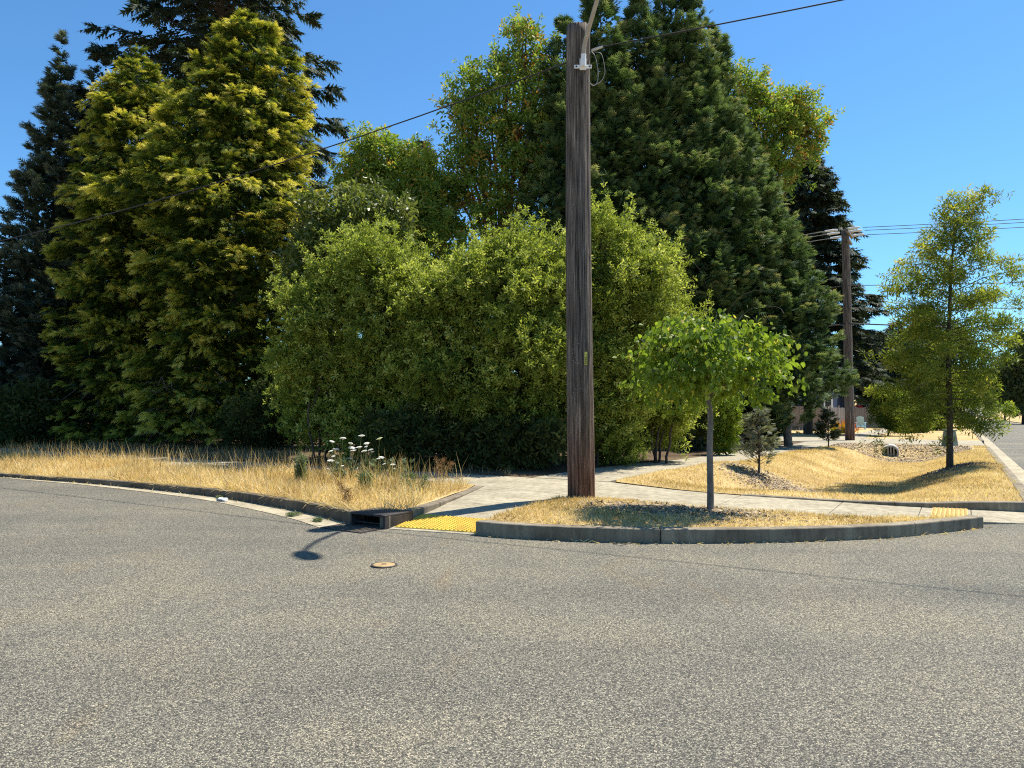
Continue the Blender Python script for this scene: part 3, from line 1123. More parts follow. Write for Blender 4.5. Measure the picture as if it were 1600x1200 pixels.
for (l, w, hgt) in prof:
    for k in range(12):
        t = 2 * math.pi * k / 12
        p = rel + fwd * l + sd * (w * math.cos(t)) + np.array([0, 0, 1]) * (hgt * max(math.sin(t), -.35))
        V.append(tuple(p))
Fs = [(i * 12 + k, i * 12 + (k + 1) % 12, (i + 1) * 12 + (k + 1) % 12, (i + 1) * 12 + k) for i in range(len(prof) - 1) for k in range(12)]
hm.add(V, Fs, True).add(V[:12], [tuple(range(11, -1, -1))]).add(V[-12:], [tuple(range(12))])
hm.build('lamp_head', M['galv'], lampo)

# cables from the pole along and across the left street
vdir = np.array([-.868, .496])


def cable(name, label, p0, p1, sag, r=.011, mat='wire', n=26, group=None):
    p0, p1 = np.array(p0, float), np.array(p1, float)
    pts = []
    for t in np.linspace(0, 1, n):
        p = p0 * (1 - t) + p1 * t
        p[2] -= sag * 4 * t * (1 - t)
        pts.append(tuple(p))
    o = MB().tube(pts, r, 6).build(name, M[mat])
    return tag(o, label, 'cable', group)


zc = at(891, 96, PY)[2]
z2 = zc - .0032 * 0
cable('overhead_cable', 'black overhead cable sagging from the jagged pole past the golden cypress', (PX - .2, PY + .05, zc), (PX + vdir[0] * 36, PY + vdir[1] * 36, zc), .0032 * 36 * 36 / 4, .011, 'wire')
zr = at(945, 70, PY)[2]
cable('overhead_cable', 'black overhead cable running from the clamp on the jagged pole across the street', (PX + .33, PY - .09, PH - .345 + PZ), (PX - vdir[0] * 34, PY - vdir[1] * 34, zr + .2), .55, .010, 'wire')

# second pole
QX, QY = G(1328, 688, .13)
QA, QB = ab(QX, QY)
QZ = float(drop(QA)) + .10
QH = at(1323, 360, QY)[2] - QZ
pole2 = tag(empty('utility_pole', (QX, QY, QZ)), 'tall wooden power pole with crossarm standing by the driveway', 'utility pole')
pole2.rotation_euler = (0, R(-.8), 0)
pole_shaft(.215, .165, QH, 11, 40, 24).build('shaft', M['wood_pole'], pole2)
arm_dir = np.array([U[0], U[1], 0])
ca = empty('crossarm', (0, 0, 0))
ca.parent = pole2
for z in (QH - .18, QH - .55):
    am = Matrix.Rotation(math.atan2(U[1], U[0]), 4, 'Z')
    MB().box((vdir[0] * -.2, vdir[1] * -.2, z), (2.0 if z > QH - .3 else 1.3, .1, .12), mat=am).build('arm', M['barkgrey'], ca)
WP = []
for k, s in enumerate((-.9, -.2, .85)):
    for sgn in (-1, 1):
        p = np.array([vdir[0] * sgn * .35 + U[0] * s, vdir[1] * sgn * .35 + U[1] * s, QH - .12 - .0 * k])
        MB().tube([p - np.array([vdir[0], vdir[1], 0]) * .16 * sgn, p, p + np.array([vdir[0], vdir[1], 0]) * .4 * sgn], [.035, .06, .04], 8).build('insulator', M['whitepaint'], pole2)
        WP.append((s, sgn, p))
for (s, sgn, p) in WP:
    p0 = np.array([QX, QY, QZ]) + p + np.array([vdir[0], vdir[1], 0]) * .4 * sgn
    L = 42
    p1 = p0 + np.array([vdir[0], vdir[1], 0]) * L * sgn
    nm = {-.9: 'front', -.2: 'middle', .85: 'back'}[s]
    lab = ('%s of the three power lines leaving the crossarm over the street' if sgn < 0 else '%s of the three power lines running from the crossarm behind the trees') % nm
    cable('power_line', lab, p0, p1, .7, .014, 'wiregrey' if sgn > 0 else 'wire')
for i, (yy, sg, lab) in enumerate(((447, .55, 'highest communication cable'), (482, .6, 'thin second communication cable'), (506, .9, 'thick lowest communication cable'))):
    z = at(1325, yy, QY)[2]
    for sgn in (-1, 1):
        p0 = np.array([QX, QY - .2, z])
        cable('communication_cable', lab + (' crossing the street below the power lines' if sgn < 0 else ' on the power pole running back behind the trees'), p0, p0 + np.array([vdir[0], vdir[1], 0]) * 42 * sgn + np.array([0, 0, -.6 if sgn < 0 else 0]), sg, .016 if i < 2 else .03, 'wire')

# ------------------------------------------------------------------ foliage engine
def norm(v):
    return v / (np.linalg.norm(v, axis=-1, keepdims=True) + 1e-9)


def frames(D, rng, roll=None, up=(0, 0, 1)):
    D = norm(D)
    upv = np.broadcast_to(np.array(up, float), D.shape)
    X = np.cross(D, upv)
    bad = np.linalg.norm(X, axis=1) < 1e-3
    X[bad] = (1, 0, 0)
    X = norm(X)
    Z = np.cross(X, D)
    if roll is not None:
        c, s = np.cos(roll)[:, None], np.sin(roll)[:, None]
        X, Z = X * c + Z * s, Z * c - X * s
    return X, D, Z


class Foliage:
    def __init__(self):
        self.V, self.T, self.C, self.n = [], [], [], 0

    def place(self, tpl, P, D, S, tint, rng, roll=None, tipgain=0.0, up=(0, 0, 1)):
        """copies of a leaf template: P points, D axes, S sizes, tint 0..1"""
        tv, tt, tb = tpl
        N, k = len(P), len(tv)
        if N == 0:
            return
        X, Y, Z = frames(D, rng, roll, up)
        S = np.asarray(S)[:, None, None]
        V = P[:, None, :] + S * (tv[None, :, 0:1] * X[:, None, :] + tv[None, :, 1:2] * Y[:, None, :] + tv[None, :, 2:3] * Z[:, None, :])
        C = tint[:, None] + tipgain * (tb[None, :] - .5)
        self.V.append(V.reshape(-1, 3))
        self.C.append(np.clip(C, 0, 1).ravel())
        self.T.append((tt[None] + (np.arange(N) * k)[:, None, None] + self.n).reshape(-1, 3))
        self.n += N * k

    def build(self, name, mat, parent=None, stuff=True):
        V, T, C = np.vstack(self.V), np.vstack(self.T), np.concatenate(self.C)
        o = link(name, tri_mesh(name, V, T, C), mat, parent)
        if stuff:
            o['kind'] = 'stuff'
        return o


def tpl(leaves):
    """leaves: list of (base xyz, tip xyz, half width, fold) -> diamond leaves of two triangles"""
    V, T, B = [], [], []
    for (p, q, w, fold) in leaves:
        p, q = np.array(p, float), np.array(q, float)
        d = norm(q - p)
        s = np.cross(d, (0, 0, 1.))
        s = s / (np.linalg.norm(s) + 1e-9)
        m = p * .5 + q * .5
        o = len(V)
        V += [p, m + s * w + np.array([0, 0, fold]), q, m - s * w + np.array([0, 0, fold])]
        T += [(o, o + 1, o + 2), (o, o + 2, o + 3)]
        B += [p[1], m[1], q[1], m[1]]
    return np.array(V), np.array(T), np.clip(np.array(B), 0, 1)


def tpl_fan(n=5, spread=.55, w=.055, droop=.22, seed=0):
    """flat conifer spray: a central axis with side fingers, single-triangle fingers"""
    rg = np.random.default_rng(seed)
    V, T, B = [], [], []

    def finger(p, q, w):
        d = norm(q - p)
        s = norm(np.cross(d, (0, 0, 1.)))
        o = len(V)
        V.extend([p - s * w, p + s * w, q])
        T.append((o, o + 1, o + 2))
        B.extend([p[1], p[1], q[1]])
    bend = lambda y: -droop * y * y
    finger(np.array([0, 0, 0.]), np.array([0, 1.0, bend(1.0)]), w * 1.0)
    for i in range(n):
        y = .12 + .7 * i / n
        L = (1 - y * .75) * spread
        for sx in (-1, 1):
            p = np.array([0, y, bend(y)])
            q = np.array([sx * L * .75, y + L * .75, bend(y + L * .5) - .05 - .08 * rg.random()])
            finger(p, q, w * (1 - .4 * y))
    return np.array(V), np.array(T), np.clip(np.array(B), 0, 1)


def tpl_cluster(n, L, w, rad, seed, fold=.02, droop=0.0):
    rg = np.random.default_rng(seed)
    lv = []
    for i in range(n):
        t = (i + .5) / n
        th = i * 2.4
        out = np.array([math.cos(th), .35 + .5 * rg.random(), math.sin(th) - droop])
        out = out / np.linalg.norm(out)
        p = np.array([0, t * .8, 0]) + out * rad * .25
        q = p + out * L * rg.uniform(.75, 1.15)
        lv.append((p, q, w * rg.uniform(.8, 1.15), fold * rg.uniform(-1, 1)))
    return tpl(lv)


def tpl_tri(n, L, w, rad, seed):
    rg = np.random.default_rng(seed)
    V, T, B = [], [], []
    for i in range(n):
        th = i * 2.4
        out = np.array([math.cos(th), .3 + .6 * rg.random(), math.sin(th)])
        out /= np.linalg.norm(out)
        p = np.array([0, (i + .5) / n * .8, 0]) + out * rad * .2
        q = p + out * L * rg.uniform(.75, 1.15)
        s = np.cross(out, rg.normal(0, 1, 3))
        s /= np.linalg.norm(s)
        m = p * .45 + q * .55
        o = len(V)
        V += [p - s * w * .25, m + s * w, q]
        T.append((o, o + 1, o + 2))
        B += [p[1], m[1], q[1]]
    return np.array(V), np.array(T), np.clip(np.array(B), 0, 1)


FAN = tpl_fan(3, .62, .085, .25, 1)
FAN4 = tpl_fan(4, .6, .075, .35, 2)
FANG = tpl_fan(4, .5, .055, .45, 7)
NEEDLE = tpl_fan(3, .45, .10, .12, 3)
CLUS = tpl_tri(7, .75, .24, .3, 4)
LEAF1 = tpl([((0, 0, 0), (0, 1, 0), .42, .05)])
CLUSW = tpl_cluster(5, .8, .15, .3, 5)
CLUSN = tpl_tri(7, .85, .15, .3, 6)


def heart():
    V = np.array([(0, 0, 0), (.30, .18, -.05), (.36, .45, -.04), (0, 1.0, .06), (-.36, .45, -.04), (-.30, .18, -.05), (0, .4, .05)], float)
    T = np.array([(0, 1, 6), (1, 2, 6), (2, 3, 6), (3, 4, 6), (4, 5, 6), (5, 0, 6)])
    return V, T, V[:, 1].copy()


HEART = heart()
BLADE = (np.array([(-.028, 0, 0), (.028, 0, 0), (.02, .55, .05), (-.02, .55, .05), (0, 1, .22)], float), np.array([(0, 1, 2), (0, 2, 3), (3, 2, 4)]), np.array([0, 0, .5, .5, 1.]))
BLADE1 = (np.array([(-.09, 0, 0), (.09, 0, 0), (0, 1, .15)], float), np.array([(0, 1, 2)]), np.array([0, 0, 1.]))


def smooth_noise(rng, k=7):
    """cheap smooth function of (theta, h)"""
    A = rng.normal(0, 1, k)
    m = rng.integers(1, 6, k)
    f = rng.uniform(.3, 2.2, k)
    ph = rng.uniform(0, 6.3, k)
    return lambda th, h: sum(A[i] * np.sin(m[i] * th + f[i] * h + ph[i]) for i in range(k)) / math.sqrt(k)


def plumes(fol, rng, base, tip, m, size, spread, tint0, tint1, tpl_, sag=.1, tipgain=.35, hang=.15, clump_tint=.12):
    """plume-like branch ends from base to tip, each carrying m sprays"""
    N = len(base)
    ax = tip - base
    L = np.linalg.norm(ax, axis=1, keepdims=True)
    ax = ax / L
    side = norm(np.cross(ax, (0, 0, 1.)) + 1e-4)
    upv = np.cross(side, ax)
    u = rng.random((N, m)) ** .7
    lat = rng.normal(0, 1, (N, m)) * spread * (1.05 - u) * .75
    ver = rng.normal(0, 1, (N, m)) * spread * (1.05 - u) * .35
    P = base[:, None] + ax[:, None] * (L[:, None] * u[..., None]) + side[:, None] * (lat[..., None] * L[:, None]) + upv[:, None] * (ver[..., None] * L[:, None])
    P[..., 2] -= sag * u ** 2 * L
    D = ax[:, None] * 1.0 + side[:, None] * (np.sign(lat) * rng.uniform(.1, .95, lat.shape))[..., None] + upv[:, None] * rng.normal(.05, .35, lat.shape)[..., None]
    D[..., 2] -= hang
    S = size * rng.uniform(.6, 1.25, (N, m)) * (1.15 - .4 * u)
    ct = rng.normal(0, clump_tint, (N, 1))
    tint = tint0 + (tint1 - tint0) * u + ct + rng.normal(0, .07, (N, m))  # inner sprays dark, tips light: part growth colour, part painted light
    roll = rng.normal(0, .55, N * m)
    fol.place(tpl_, P.reshape(-1, 3), D.reshape(-1, 3), S.ravel(), np.clip(tint, 0, 1).ravel(), rng, roll, tipgain)


def trunk_tube(mb, base, top, r0, r1, wob=.1, n=8, seg=8, rng=None):
    base, top = np.array(base, float), np.array(top, float)
    pts = []
    for i in range(seg + 1):
        t = i / seg
        p = base * (1 - t) + top * t
        if 0 < i < seg and rng is not None:
            p = p + rng.normal(0, wob, 3) * np.array([1, 1, .2])
        pts.append(tuple(p))
    mb.tube(pts, list(np.linspace(r0, r1, seg + 1)), n)


CAMP = np.array([0, 0])


def conifer_column(name, label, cat, px, y, top_py, prof, mat, seed, dens_=9.0, m=18, size=.30, plume=.85, elev=.35, sag=.15, tint=(.15, .62), gz=None, tpl_=None, h0=.4, lean=0.0, stems=1, tipgain=.4, spread=.32, group=None, trunk_r=.16, hang=.15, rough=.14, barkm='bark', dead=0, clump_tint=.12):
    """dense columnar evergreen. prof: list of (height fraction, radius in m)"""
    rng = np.random.default_rng(seed)
    base = at(px, HORIZON, y)
    a_, b_ = ab(base[0], base[1])
    z0 = float(ground_h(a_, b_)) if gz is None else gz
    top = at(px, top_py, y)
    H = top[2] - z0
    root = tag(empty(name, (base[0], base[1], z0)), label, cat, group)
    hp, rp = zip(*prof)
    fn = smooth_noise(rng)
    fn2 = smooth_noise(rng, 12)
    fol = Foliage()
    area = np.sum(np.interp(np.linspace(h0 / H, 1, 60), hp, rp)) * (H - h0) / 59 * 2 * math.pi
    N = int(area * dens_)
    hh = np.linspace(0, 1, 400)
    cdf = np.cumsum(np.interp(hh, hp, rp) + .12)
    h = np.interp(rng.random(N), cdf / cdf[-1], hh) * (H - h0) + h0
    th = rng.uniform(0, 2 * math.pi, N)
    # a little thinner on the side nobody can see
    to_cam = math.atan2(-base[1], -base[0])
    keep = rng.random(N) < np.where(np.cos(th - to_cam) > -.25, 1.0, .32)
    h, th = h[keep], th[keep]
    N = len(h)
    Rr = np.interp(h / H, hp, rp)
    Rr = Rr * (1 + rough * fn(th, h * 1.3) + rough * .6 * fn2(th * 2, h * 3.1)) + rng.normal(0, .05, N)
    Rr = np.maximum(Rr, .06)
    lx = lean * (h / H) ** 1.5
    inner = rng.random(N) < .28
    Rr = np.where(inner, Rr * rng.uniform(.45, .85, N), Rr)
    e = elev + rng.normal(0, .22, N)
    e = np.where(h / H > .9, e + .6, e)
    dirv = np.stack([np.cos(th) * np.cos(e), np.sin(th) * np.cos(e), np.sin(e)], 1)
    tip = np.stack([Rr * np.cos(th) + lx, Rr * np.sin(th), h], 1)
    pl = plume * rng.uniform(.6, 1.3, N) * np.clip(Rr / 1.0 + .25, .35, 1.0) * np.clip((1 - h / H) * 5 + .3, .35, 1)
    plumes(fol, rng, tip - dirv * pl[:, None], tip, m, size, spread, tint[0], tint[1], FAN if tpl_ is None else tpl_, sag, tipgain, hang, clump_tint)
    # dense inner growth that closes the crown
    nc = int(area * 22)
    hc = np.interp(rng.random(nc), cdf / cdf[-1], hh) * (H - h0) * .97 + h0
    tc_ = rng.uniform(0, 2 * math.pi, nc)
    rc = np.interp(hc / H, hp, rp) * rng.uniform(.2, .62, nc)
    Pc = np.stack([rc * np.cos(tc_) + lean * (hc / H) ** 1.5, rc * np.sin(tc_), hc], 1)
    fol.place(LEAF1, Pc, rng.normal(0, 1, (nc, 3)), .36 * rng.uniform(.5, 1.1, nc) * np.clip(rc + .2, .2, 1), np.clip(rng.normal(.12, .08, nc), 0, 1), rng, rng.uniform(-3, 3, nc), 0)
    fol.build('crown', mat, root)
    mb = MB()
    for s in range(stems):
        off = np.clip(rng.normal(0, .25, 2), -.3, .3) if stems > 1 else (0, 0)
        trunk_tube(mb, (off[0] * 1.6, off[1] * 1.6, -.2), (lean * .8 + off[0] * .2, off[1] * .2, H * .93), trunk_r, .01, .03, 8, 10, rng)
    mb.build('trunk', M[barkm], root)
    if dead:
        dm_ = MB()
        for i in range(dead):
            t = to_cam + rng.normal(0, .9)
            r_ = np.interp(.1, hp, rp) * rng.uniform(.5, .95)
            z = rng.uniform(.2, 2.2)
            p = np.array([r_ * math.cos(t), r_ * math.sin(t), z])
            q = p + np.array([math.cos(t) * .5, math.sin(t) * .5, rng.uniform(-.8, .2)]) * rng.uniform(.5, 1.4) + rng.normal(0, .25, 3)
            q[2] = max(q[2], .05)
            mid = (p + q) / 2 + rng.normal(0, .12, 3)
            dm_.tube([tuple(p), tuple(mid), tuple(q)], [.012, .009, .004], 4)
        dm_.build('dead_branches', M['twig'], root)['kind'] = 'stuff'
    return root


def spruce(name, label, px, y, top_py, length, mat, seed, tiers=34, per=7, gz=None, h0=1.5, tw=18, size=.5, droop=.28, group=None, top_taper=.55, trunk_r=.25, irregular=.25, twt=.24, barkm='bark'):
    rng = np.random.default_rng(seed)
    base = at(px, HORIZON, y)
    a_, b_ = ab(base[0], base[1])
    z0 = float(ground_h(a_, b_)) if gz is None else gz
    H = at(px, top_py, y)[2] - z0
    root = tag(empty(name, (base[0], base[1], z0)), label, 'conifer tree', group)
    fol = Foliage()
    mb = MB()
    trunk_tube(mb, (0, 0, -.2), (0, 0, H * .98), trunk_r, .02, .04, 8, 10, rng)
    B, Tp = [], []
    for i in range(tiers):
        f = i / (tiers - 1)
        h = h0 + (H - h0) * f
        L0 = length * (1 - f) ** top_taper + .15
        for k in range(per):
            t = 2 * math.pi * (k + rng.random() * .7) / per + i * 1.1
            L = L0 * rng.uniform(1 - irregular * 1.3, 1 + irregular * .6)
            d = np.array([math.cos(t), math.sin(t), 0])
            p0 = np.array([0, 0, h + rng.normal(0, .15)])
            n = max(4, int(tw * (L / length + .25)))
            u = np.sort(rng.random(n)) * .8 + .2
            z = .12 * L * u - droop * L * u ** 2 + .22 * droop * L * u ** 5
            side = np.array([-d[1], d[0], 0])
            if L > .6:
                pts = [tuple(p0 + d * L * uu + np.array([0, 0, .12 * L * uu - droop * L * uu ** 2 + .22 * droop * L * uu ** 5])) for uu in (0, .35, .7, .97)]
                mb.tube(pts, [.03 * L / 3 + .012, .025, .016, .006], 5, False)
            for s in (-1, 1, 0):
                if s == 0:
                    uu = u[n // 2:]
                    P = p0 + d * L * uu[:, None]
                    P[:, 2] += (.12 * L * uu - droop * L * uu ** 2 + .22 * droop * L * uu ** 5)
                    D = np.tile(d, (len(uu), 1)) + rng.normal(0, .2, (len(uu), 3))
                    S = size * rng.uniform(.7, 1.1, len(uu))
                else:
                    P = p0 + d * (L * u[:, None])
                    P[:, 2] += z
                    wd = twt * L * (1.15 - u) + .12
                    off = rng.uniform(.0, 1, n) * wd * .8
                    P = P + side * (s * off[:, None]) + d * (off * .5)[:, None]
                    P[:, 2] -= off * .25
                    D = side * s * rng.uniform(.3, 1.0, n)[:, None] + d * rng.uniform(.5, 1.0, n)[:, None]
                    D[:, 2] -= rng.uniform(.1, .7, n)
                    S = size * rng.uniform(.6, 1.15, n)
                fol.place(NEEDLE, P, D, S, np.clip(rng.normal(.42, .16, len(P)) + .1 * f, 0, 1), rng, rng.normal(0, .5, len(P)), .4)
    fol.build('crown', mat, root)
    mb.build('trunk', M[barkm], root)
    return root


def broadleaf(name, label, cat, base_px, y, lobes, mat, seed, tpl_, leaf=.12, per_m2=60, sub=.36, nsub=1.1, tint=(.5, .2), gz=None, group=None, orange=0.0, trunk_r=.09, stems=3, barkm='bark', up=.35, shell=.5, hang=0.0, shoots=0.0, shoot_len=.5, core=0, wild=.06):
    """lobes: (px, py, r_px [, dy]) clumps of a crown seen in the photo; each splits into small leafy sub-clumps"""
    rng = np.random.default_rng(seed)
    base = at(base_px, HORIZON, y)
    a_, b_ = ab(base[0], base[1])
    z0 = float(ground_h(a_, b_)) if gz is None else gz
    b0 = np.array([base[0], base[1], z0])
    root = tag(empty(name, tuple(b0)), label, cat, group)
    fol = Foliage()
    centres = []
    for lb in lobes:
        dy = lb[3] if len(lb) > 3 else 0.0
        c = at(lb[0], lb[1], y + dy) - b0
        r = lb[2] * (y + dy) / F_PX
        centres.append((c, r))
    for (c, r) in centres:
        k = max(6, int(nsub * 4 * r * r / (sub * sub * max(r, .5)) ** 1.0 * 2.2))
        d = norm(rng.normal(0, 1, (k, 3)))
        rr = r * (rng.uniform(.45, 1.0, k) ** .6 + wild * np.maximum(rng.normal(0, 1, k), -.3))
        sc = c + d * rr[:, None] * np.array([1, 1, .9])
        sr = sub * r ** .35 * rng.uniform(.55, 1.25, k)
        ct = rng.normal(0, .12, k)
        for q in range(k):
            n = int(per_m2 * 12.6 * sr[q] ** 2 * .5)
            if n < 3:
                continue
            dd = norm(rng.normal(0, 1, (n, 3)) + d[q] * .5 + np.array([0, 0, .25]))
            P = sc[q] + dd * (sr[q] * rng.uniform(shell, 1.0, n))[:, None]
            D = dd + rng.normal(0, .45, (n, 3)) + np.array([0, 0, up - hang])
            tt = tint[0] + rng.normal(0, tint[1] * .5, n) + ct[q]
            if orange:
                tt = np.where(rng.random(n) < orange, rng.uniform(.9, 1.0, n), np.minimum(tt, .84))
            ok = P[:, 2] > .05
            fol.place(tpl_, P[ok], D[ok], leaf * rng.uniform(.7, 1.3, ok.sum()), np.clip(tt, 0, 1)[ok], rng, rng.uniform(-3, 3, ok.sum()), .18)
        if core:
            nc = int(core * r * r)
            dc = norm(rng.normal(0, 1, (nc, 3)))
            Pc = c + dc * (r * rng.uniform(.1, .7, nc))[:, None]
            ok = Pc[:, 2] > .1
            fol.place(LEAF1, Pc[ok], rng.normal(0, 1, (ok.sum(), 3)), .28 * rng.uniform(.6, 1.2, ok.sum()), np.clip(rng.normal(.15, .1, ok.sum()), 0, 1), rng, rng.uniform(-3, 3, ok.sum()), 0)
        if shoots:
            ks = int(k * shoots)
            d2 = norm(rng.normal(0, 1, (ks, 3)) + np.array([0, 0, .5]))
            st = c + d2 * (r * rng.uniform(.8, 1.05, ks))[:, None]
            dr = norm(d2 * .8 + rng.normal(0, .35, (ks, 3)) + np.array([0, 0, .55]))
            m = 9
            u = rng.random((ks, m))
            ln = shoot_len * rng.uniform(.4, 1.2, (ks, 1))
            P = st[:, None] + dr[:, None] * (u * ln)[..., None] + rng.normal(0, .035, (ks, m, 3))
            P = P.reshape(-1, 3)
            D = np.repeat(dr, m, 0) + rng.normal(0, .5, (ks * m, 3))
            tt = np.clip(tint[0] + .12 + np.repeat(rng.normal(0, .1, ks), m) + rng.normal(0, tint[1] * .4, ks * m), 0, .84 if orange else 1)
            ok = P[:, 2] > .05
            fol.place(tpl_, P[ok], D[ok], leaf * .85 * rng.uniform(.6, 1.2, ok.sum()), tt[ok], rng, rng.uniform(-3, 3, ok.sum()), .18)
    fol.build('crown', mat, root)
    mb = MB()
    forks = [np.array([rng.normal(0, .25) * (stems > 1), rng.normal(0, .25) * (stems > 1), 0.]) for _ in range(stems)]
    hub = np.mean([c for c, r in centres], 0) * .55
    for f in forks:
        trunk_tube(mb, f + np.array([0, 0, -.15]), hub + f * 1.2, trunk_r, trunk_r * .6, .06, 7, 5, rng)
    for c, r in centres:
        f = forks[rng.integers(0, stems)]
        s0 = hub + f * 1.2
        trunk_tube(mb, s0 * .85, c, trunk_r * .5, trunk_r * .12, .08, 6, 4, rng)
        for _ in range(5):
            e = c + norm(rng.normal(0, 1, 3)) * r * .8
            trunk_tube(mb, c * .8 + s0 * .2, e, trunk_r * .2, .006, .05, 5, 3, rng)
    mb.build('trunk', M[barkm], root)
    return root

# ------------------------------------------------------------------ the big trees
conifer_column('cypress_tree', 'slender dark blue-green cypress with a single nodding spire left of the golden cypress', 'cypress', 84, 29.0, 56,
               [(0, 1.7), (.1, 2.2), (.3, 2.15), (.5, 1.8), (.65, 1.4), (.75, 1.0), (.85, .62), (.93, .32), (1, .02)], M['cypressblue'], 21, 8, 20, .36, .9, .6, trunk_r=.18, h0=1.7, lean=.1, dead=40, spread=.26)
conifer_column('cypress_tree', 'dark blue-green cypress with feathery twin tops half hidden by the golden cypress', 'cypress', 150, 30.5, 80,
               [(0, 1.6), (.1, 2.0), (.4, 1.95), (.6, 1.6), (.8, 1.1), (.92, .65), (1, .06)], M['cypressblue'], 22, 8, 19, .36, .9, .6, h0=1.4, spread=.26)
conifer_column('cypress_tree', 'low dark cypress at the shaded left end of the tree row', 'cypress', 4, 28.5, 330,
               [(0, 1.3), (.2, 1.5), (.5, 1.3), (.8, .7), (1, .05)], M['cypressblue'], 23, 9, 15, .36, .8, .5, h0=.5)
conifer_column('golden_cypress', 'smaller golden yellow cypress with two leaning tops beside the dark cypresses', 'cypress', 218, 26.6, 66,
               [(0, 1.9), (.06, 2.3), (.2, 2.4), (.4, 2.4), (.6, 2.3), (.76, 1.95), (.86, 1.5), (.94, .9), (1, .1)], M['golden'], 24, 6.2, 27, .34, 1.15, .45, .38, (.0, .86), h0=.5, rough=.2, tpl_=FANG, hang=.4, tipgain=.5, dead=60, lean=-.3, clump_tint=.2)
conifer_column('golden_cypress', 'largest golden yellow cypress, broad crown with bright plumy tips', 'cypress', 355, 24.4, 24,
               [(0, 2.1), (.08, 2.55), (.25, 2.85), (.45, 2.95), (.62, 2.8), (.75, 2.5), (.86, 1.95), (.93, 1.35), (.97, .8), (1, .1)], M['golden'], 25, 6.2, 29, .34, 1.2, .45, .38, (.0, .92), h0=.5, rough=.2, tpl_=FANG, hang=.4, tipgain=.55, dead=90, lean=.5, clump_tint=.22)
spruce('fir_tree', 'towering dark fir rising behind the golden cypresses', 342, 33.5, -210, 7.2, M['spruce'], 26, 40, 8, h0=3, tw=22, size=.76, droop=.20, trunk_r=.4, top_taper=.55, twt=.20)

# hedge of tall light green shrubs
H_G = 'tall shrubs forming the hedge behind the sidewalk'
hedges = [
    ('light green shrub of the hedge touching the largest golden cypress', 510, 18.2, [(490, 500, 46), (545, 465, 50), (465, 565, 42), (530, 580, 62), (500, 650, 52), (560, 665, 56), (520, 448, 30), (480, 620, 46), (455, 480, 20)], 31),
    ('tall rounded light green shrub of the hedge below the droopy leaved tree', 605, 17.8, [(585, 425, 46), (555, 392, 28), (620, 448, 48), (595, 515, 64), (640, 560, 60), (600, 610, 62), (625, 675, 56), (655, 475, 34), (575, 380, 20)], 32),
    ('bushy light green shrub in the hollow of the hedge between its taller neighbours', 700, 17.2, [(690, 470, 34), (722, 462, 38), (700, 540, 62), (740, 590, 56), (690, 630, 60), (730, 680, 52), (680, 500, 40), (715, 438, 16)], 33),
    ('broad light green shrub of the hedge just left of the wooden pole', 800, 17.0, [(770, 425, 36), (815, 420, 42), (850, 455, 46), (790, 495, 62), (830, 560, 66), (790, 620, 60), (850, 640, 58), (800, 685, 50), (745, 440, 28), (800, 392, 18), (855, 400, 16)], 34),
    ('tallest light green shrub of the hedge right behind the wooden pole', 935, 17.6, [(930, 400, 36), (962, 378, 28), (900, 435, 40), (975, 435, 42), (930, 490, 60), (985, 510, 52), (930, 570, 62), (980, 590, 50), (1015, 435, 32), (1035, 420, 20), (885, 400, 18), (945, 358, 14), (925, 640, 46), (975, 650, 42), (950, 690, 34)], 35),
    ('light green shrub at the right end of the hedge above the young street tree', 1025, 18.6, [(1030, 445, 28), (1020, 500, 46), (1048, 520, 32), (1000, 560, 50), (1040, 580, 40), (1010, 620, 40), (1045, 470, 20), (1030, 655, 34), (1000, 680, 28), (1050, 640, 28)], 36),
]
for lab, px, y, lobes, sd_ in hedges:
    rl_ = random.Random(sd_)
    lobes = [(l[0], l[1], l[2] * rl_.uniform(.72, 1.05), -.15 + .45 * float(sstep(480, 680, l[1])) + rl_.uniform(-.5, .5)) for l in lobes]  # lower lobes set back, overhang added to shade the hedge foot
    broadleaf('hedge_shrub', lab, 'shrub', px, y, lobes, M['hedge'], sd_, CLUS, .135, 48, .42, .85, (.5, .4), group=H_G, trunk_r=.035, stems=4, up=.5, shoots=1.6, shoot_len=.8, core=130, wild=.2)

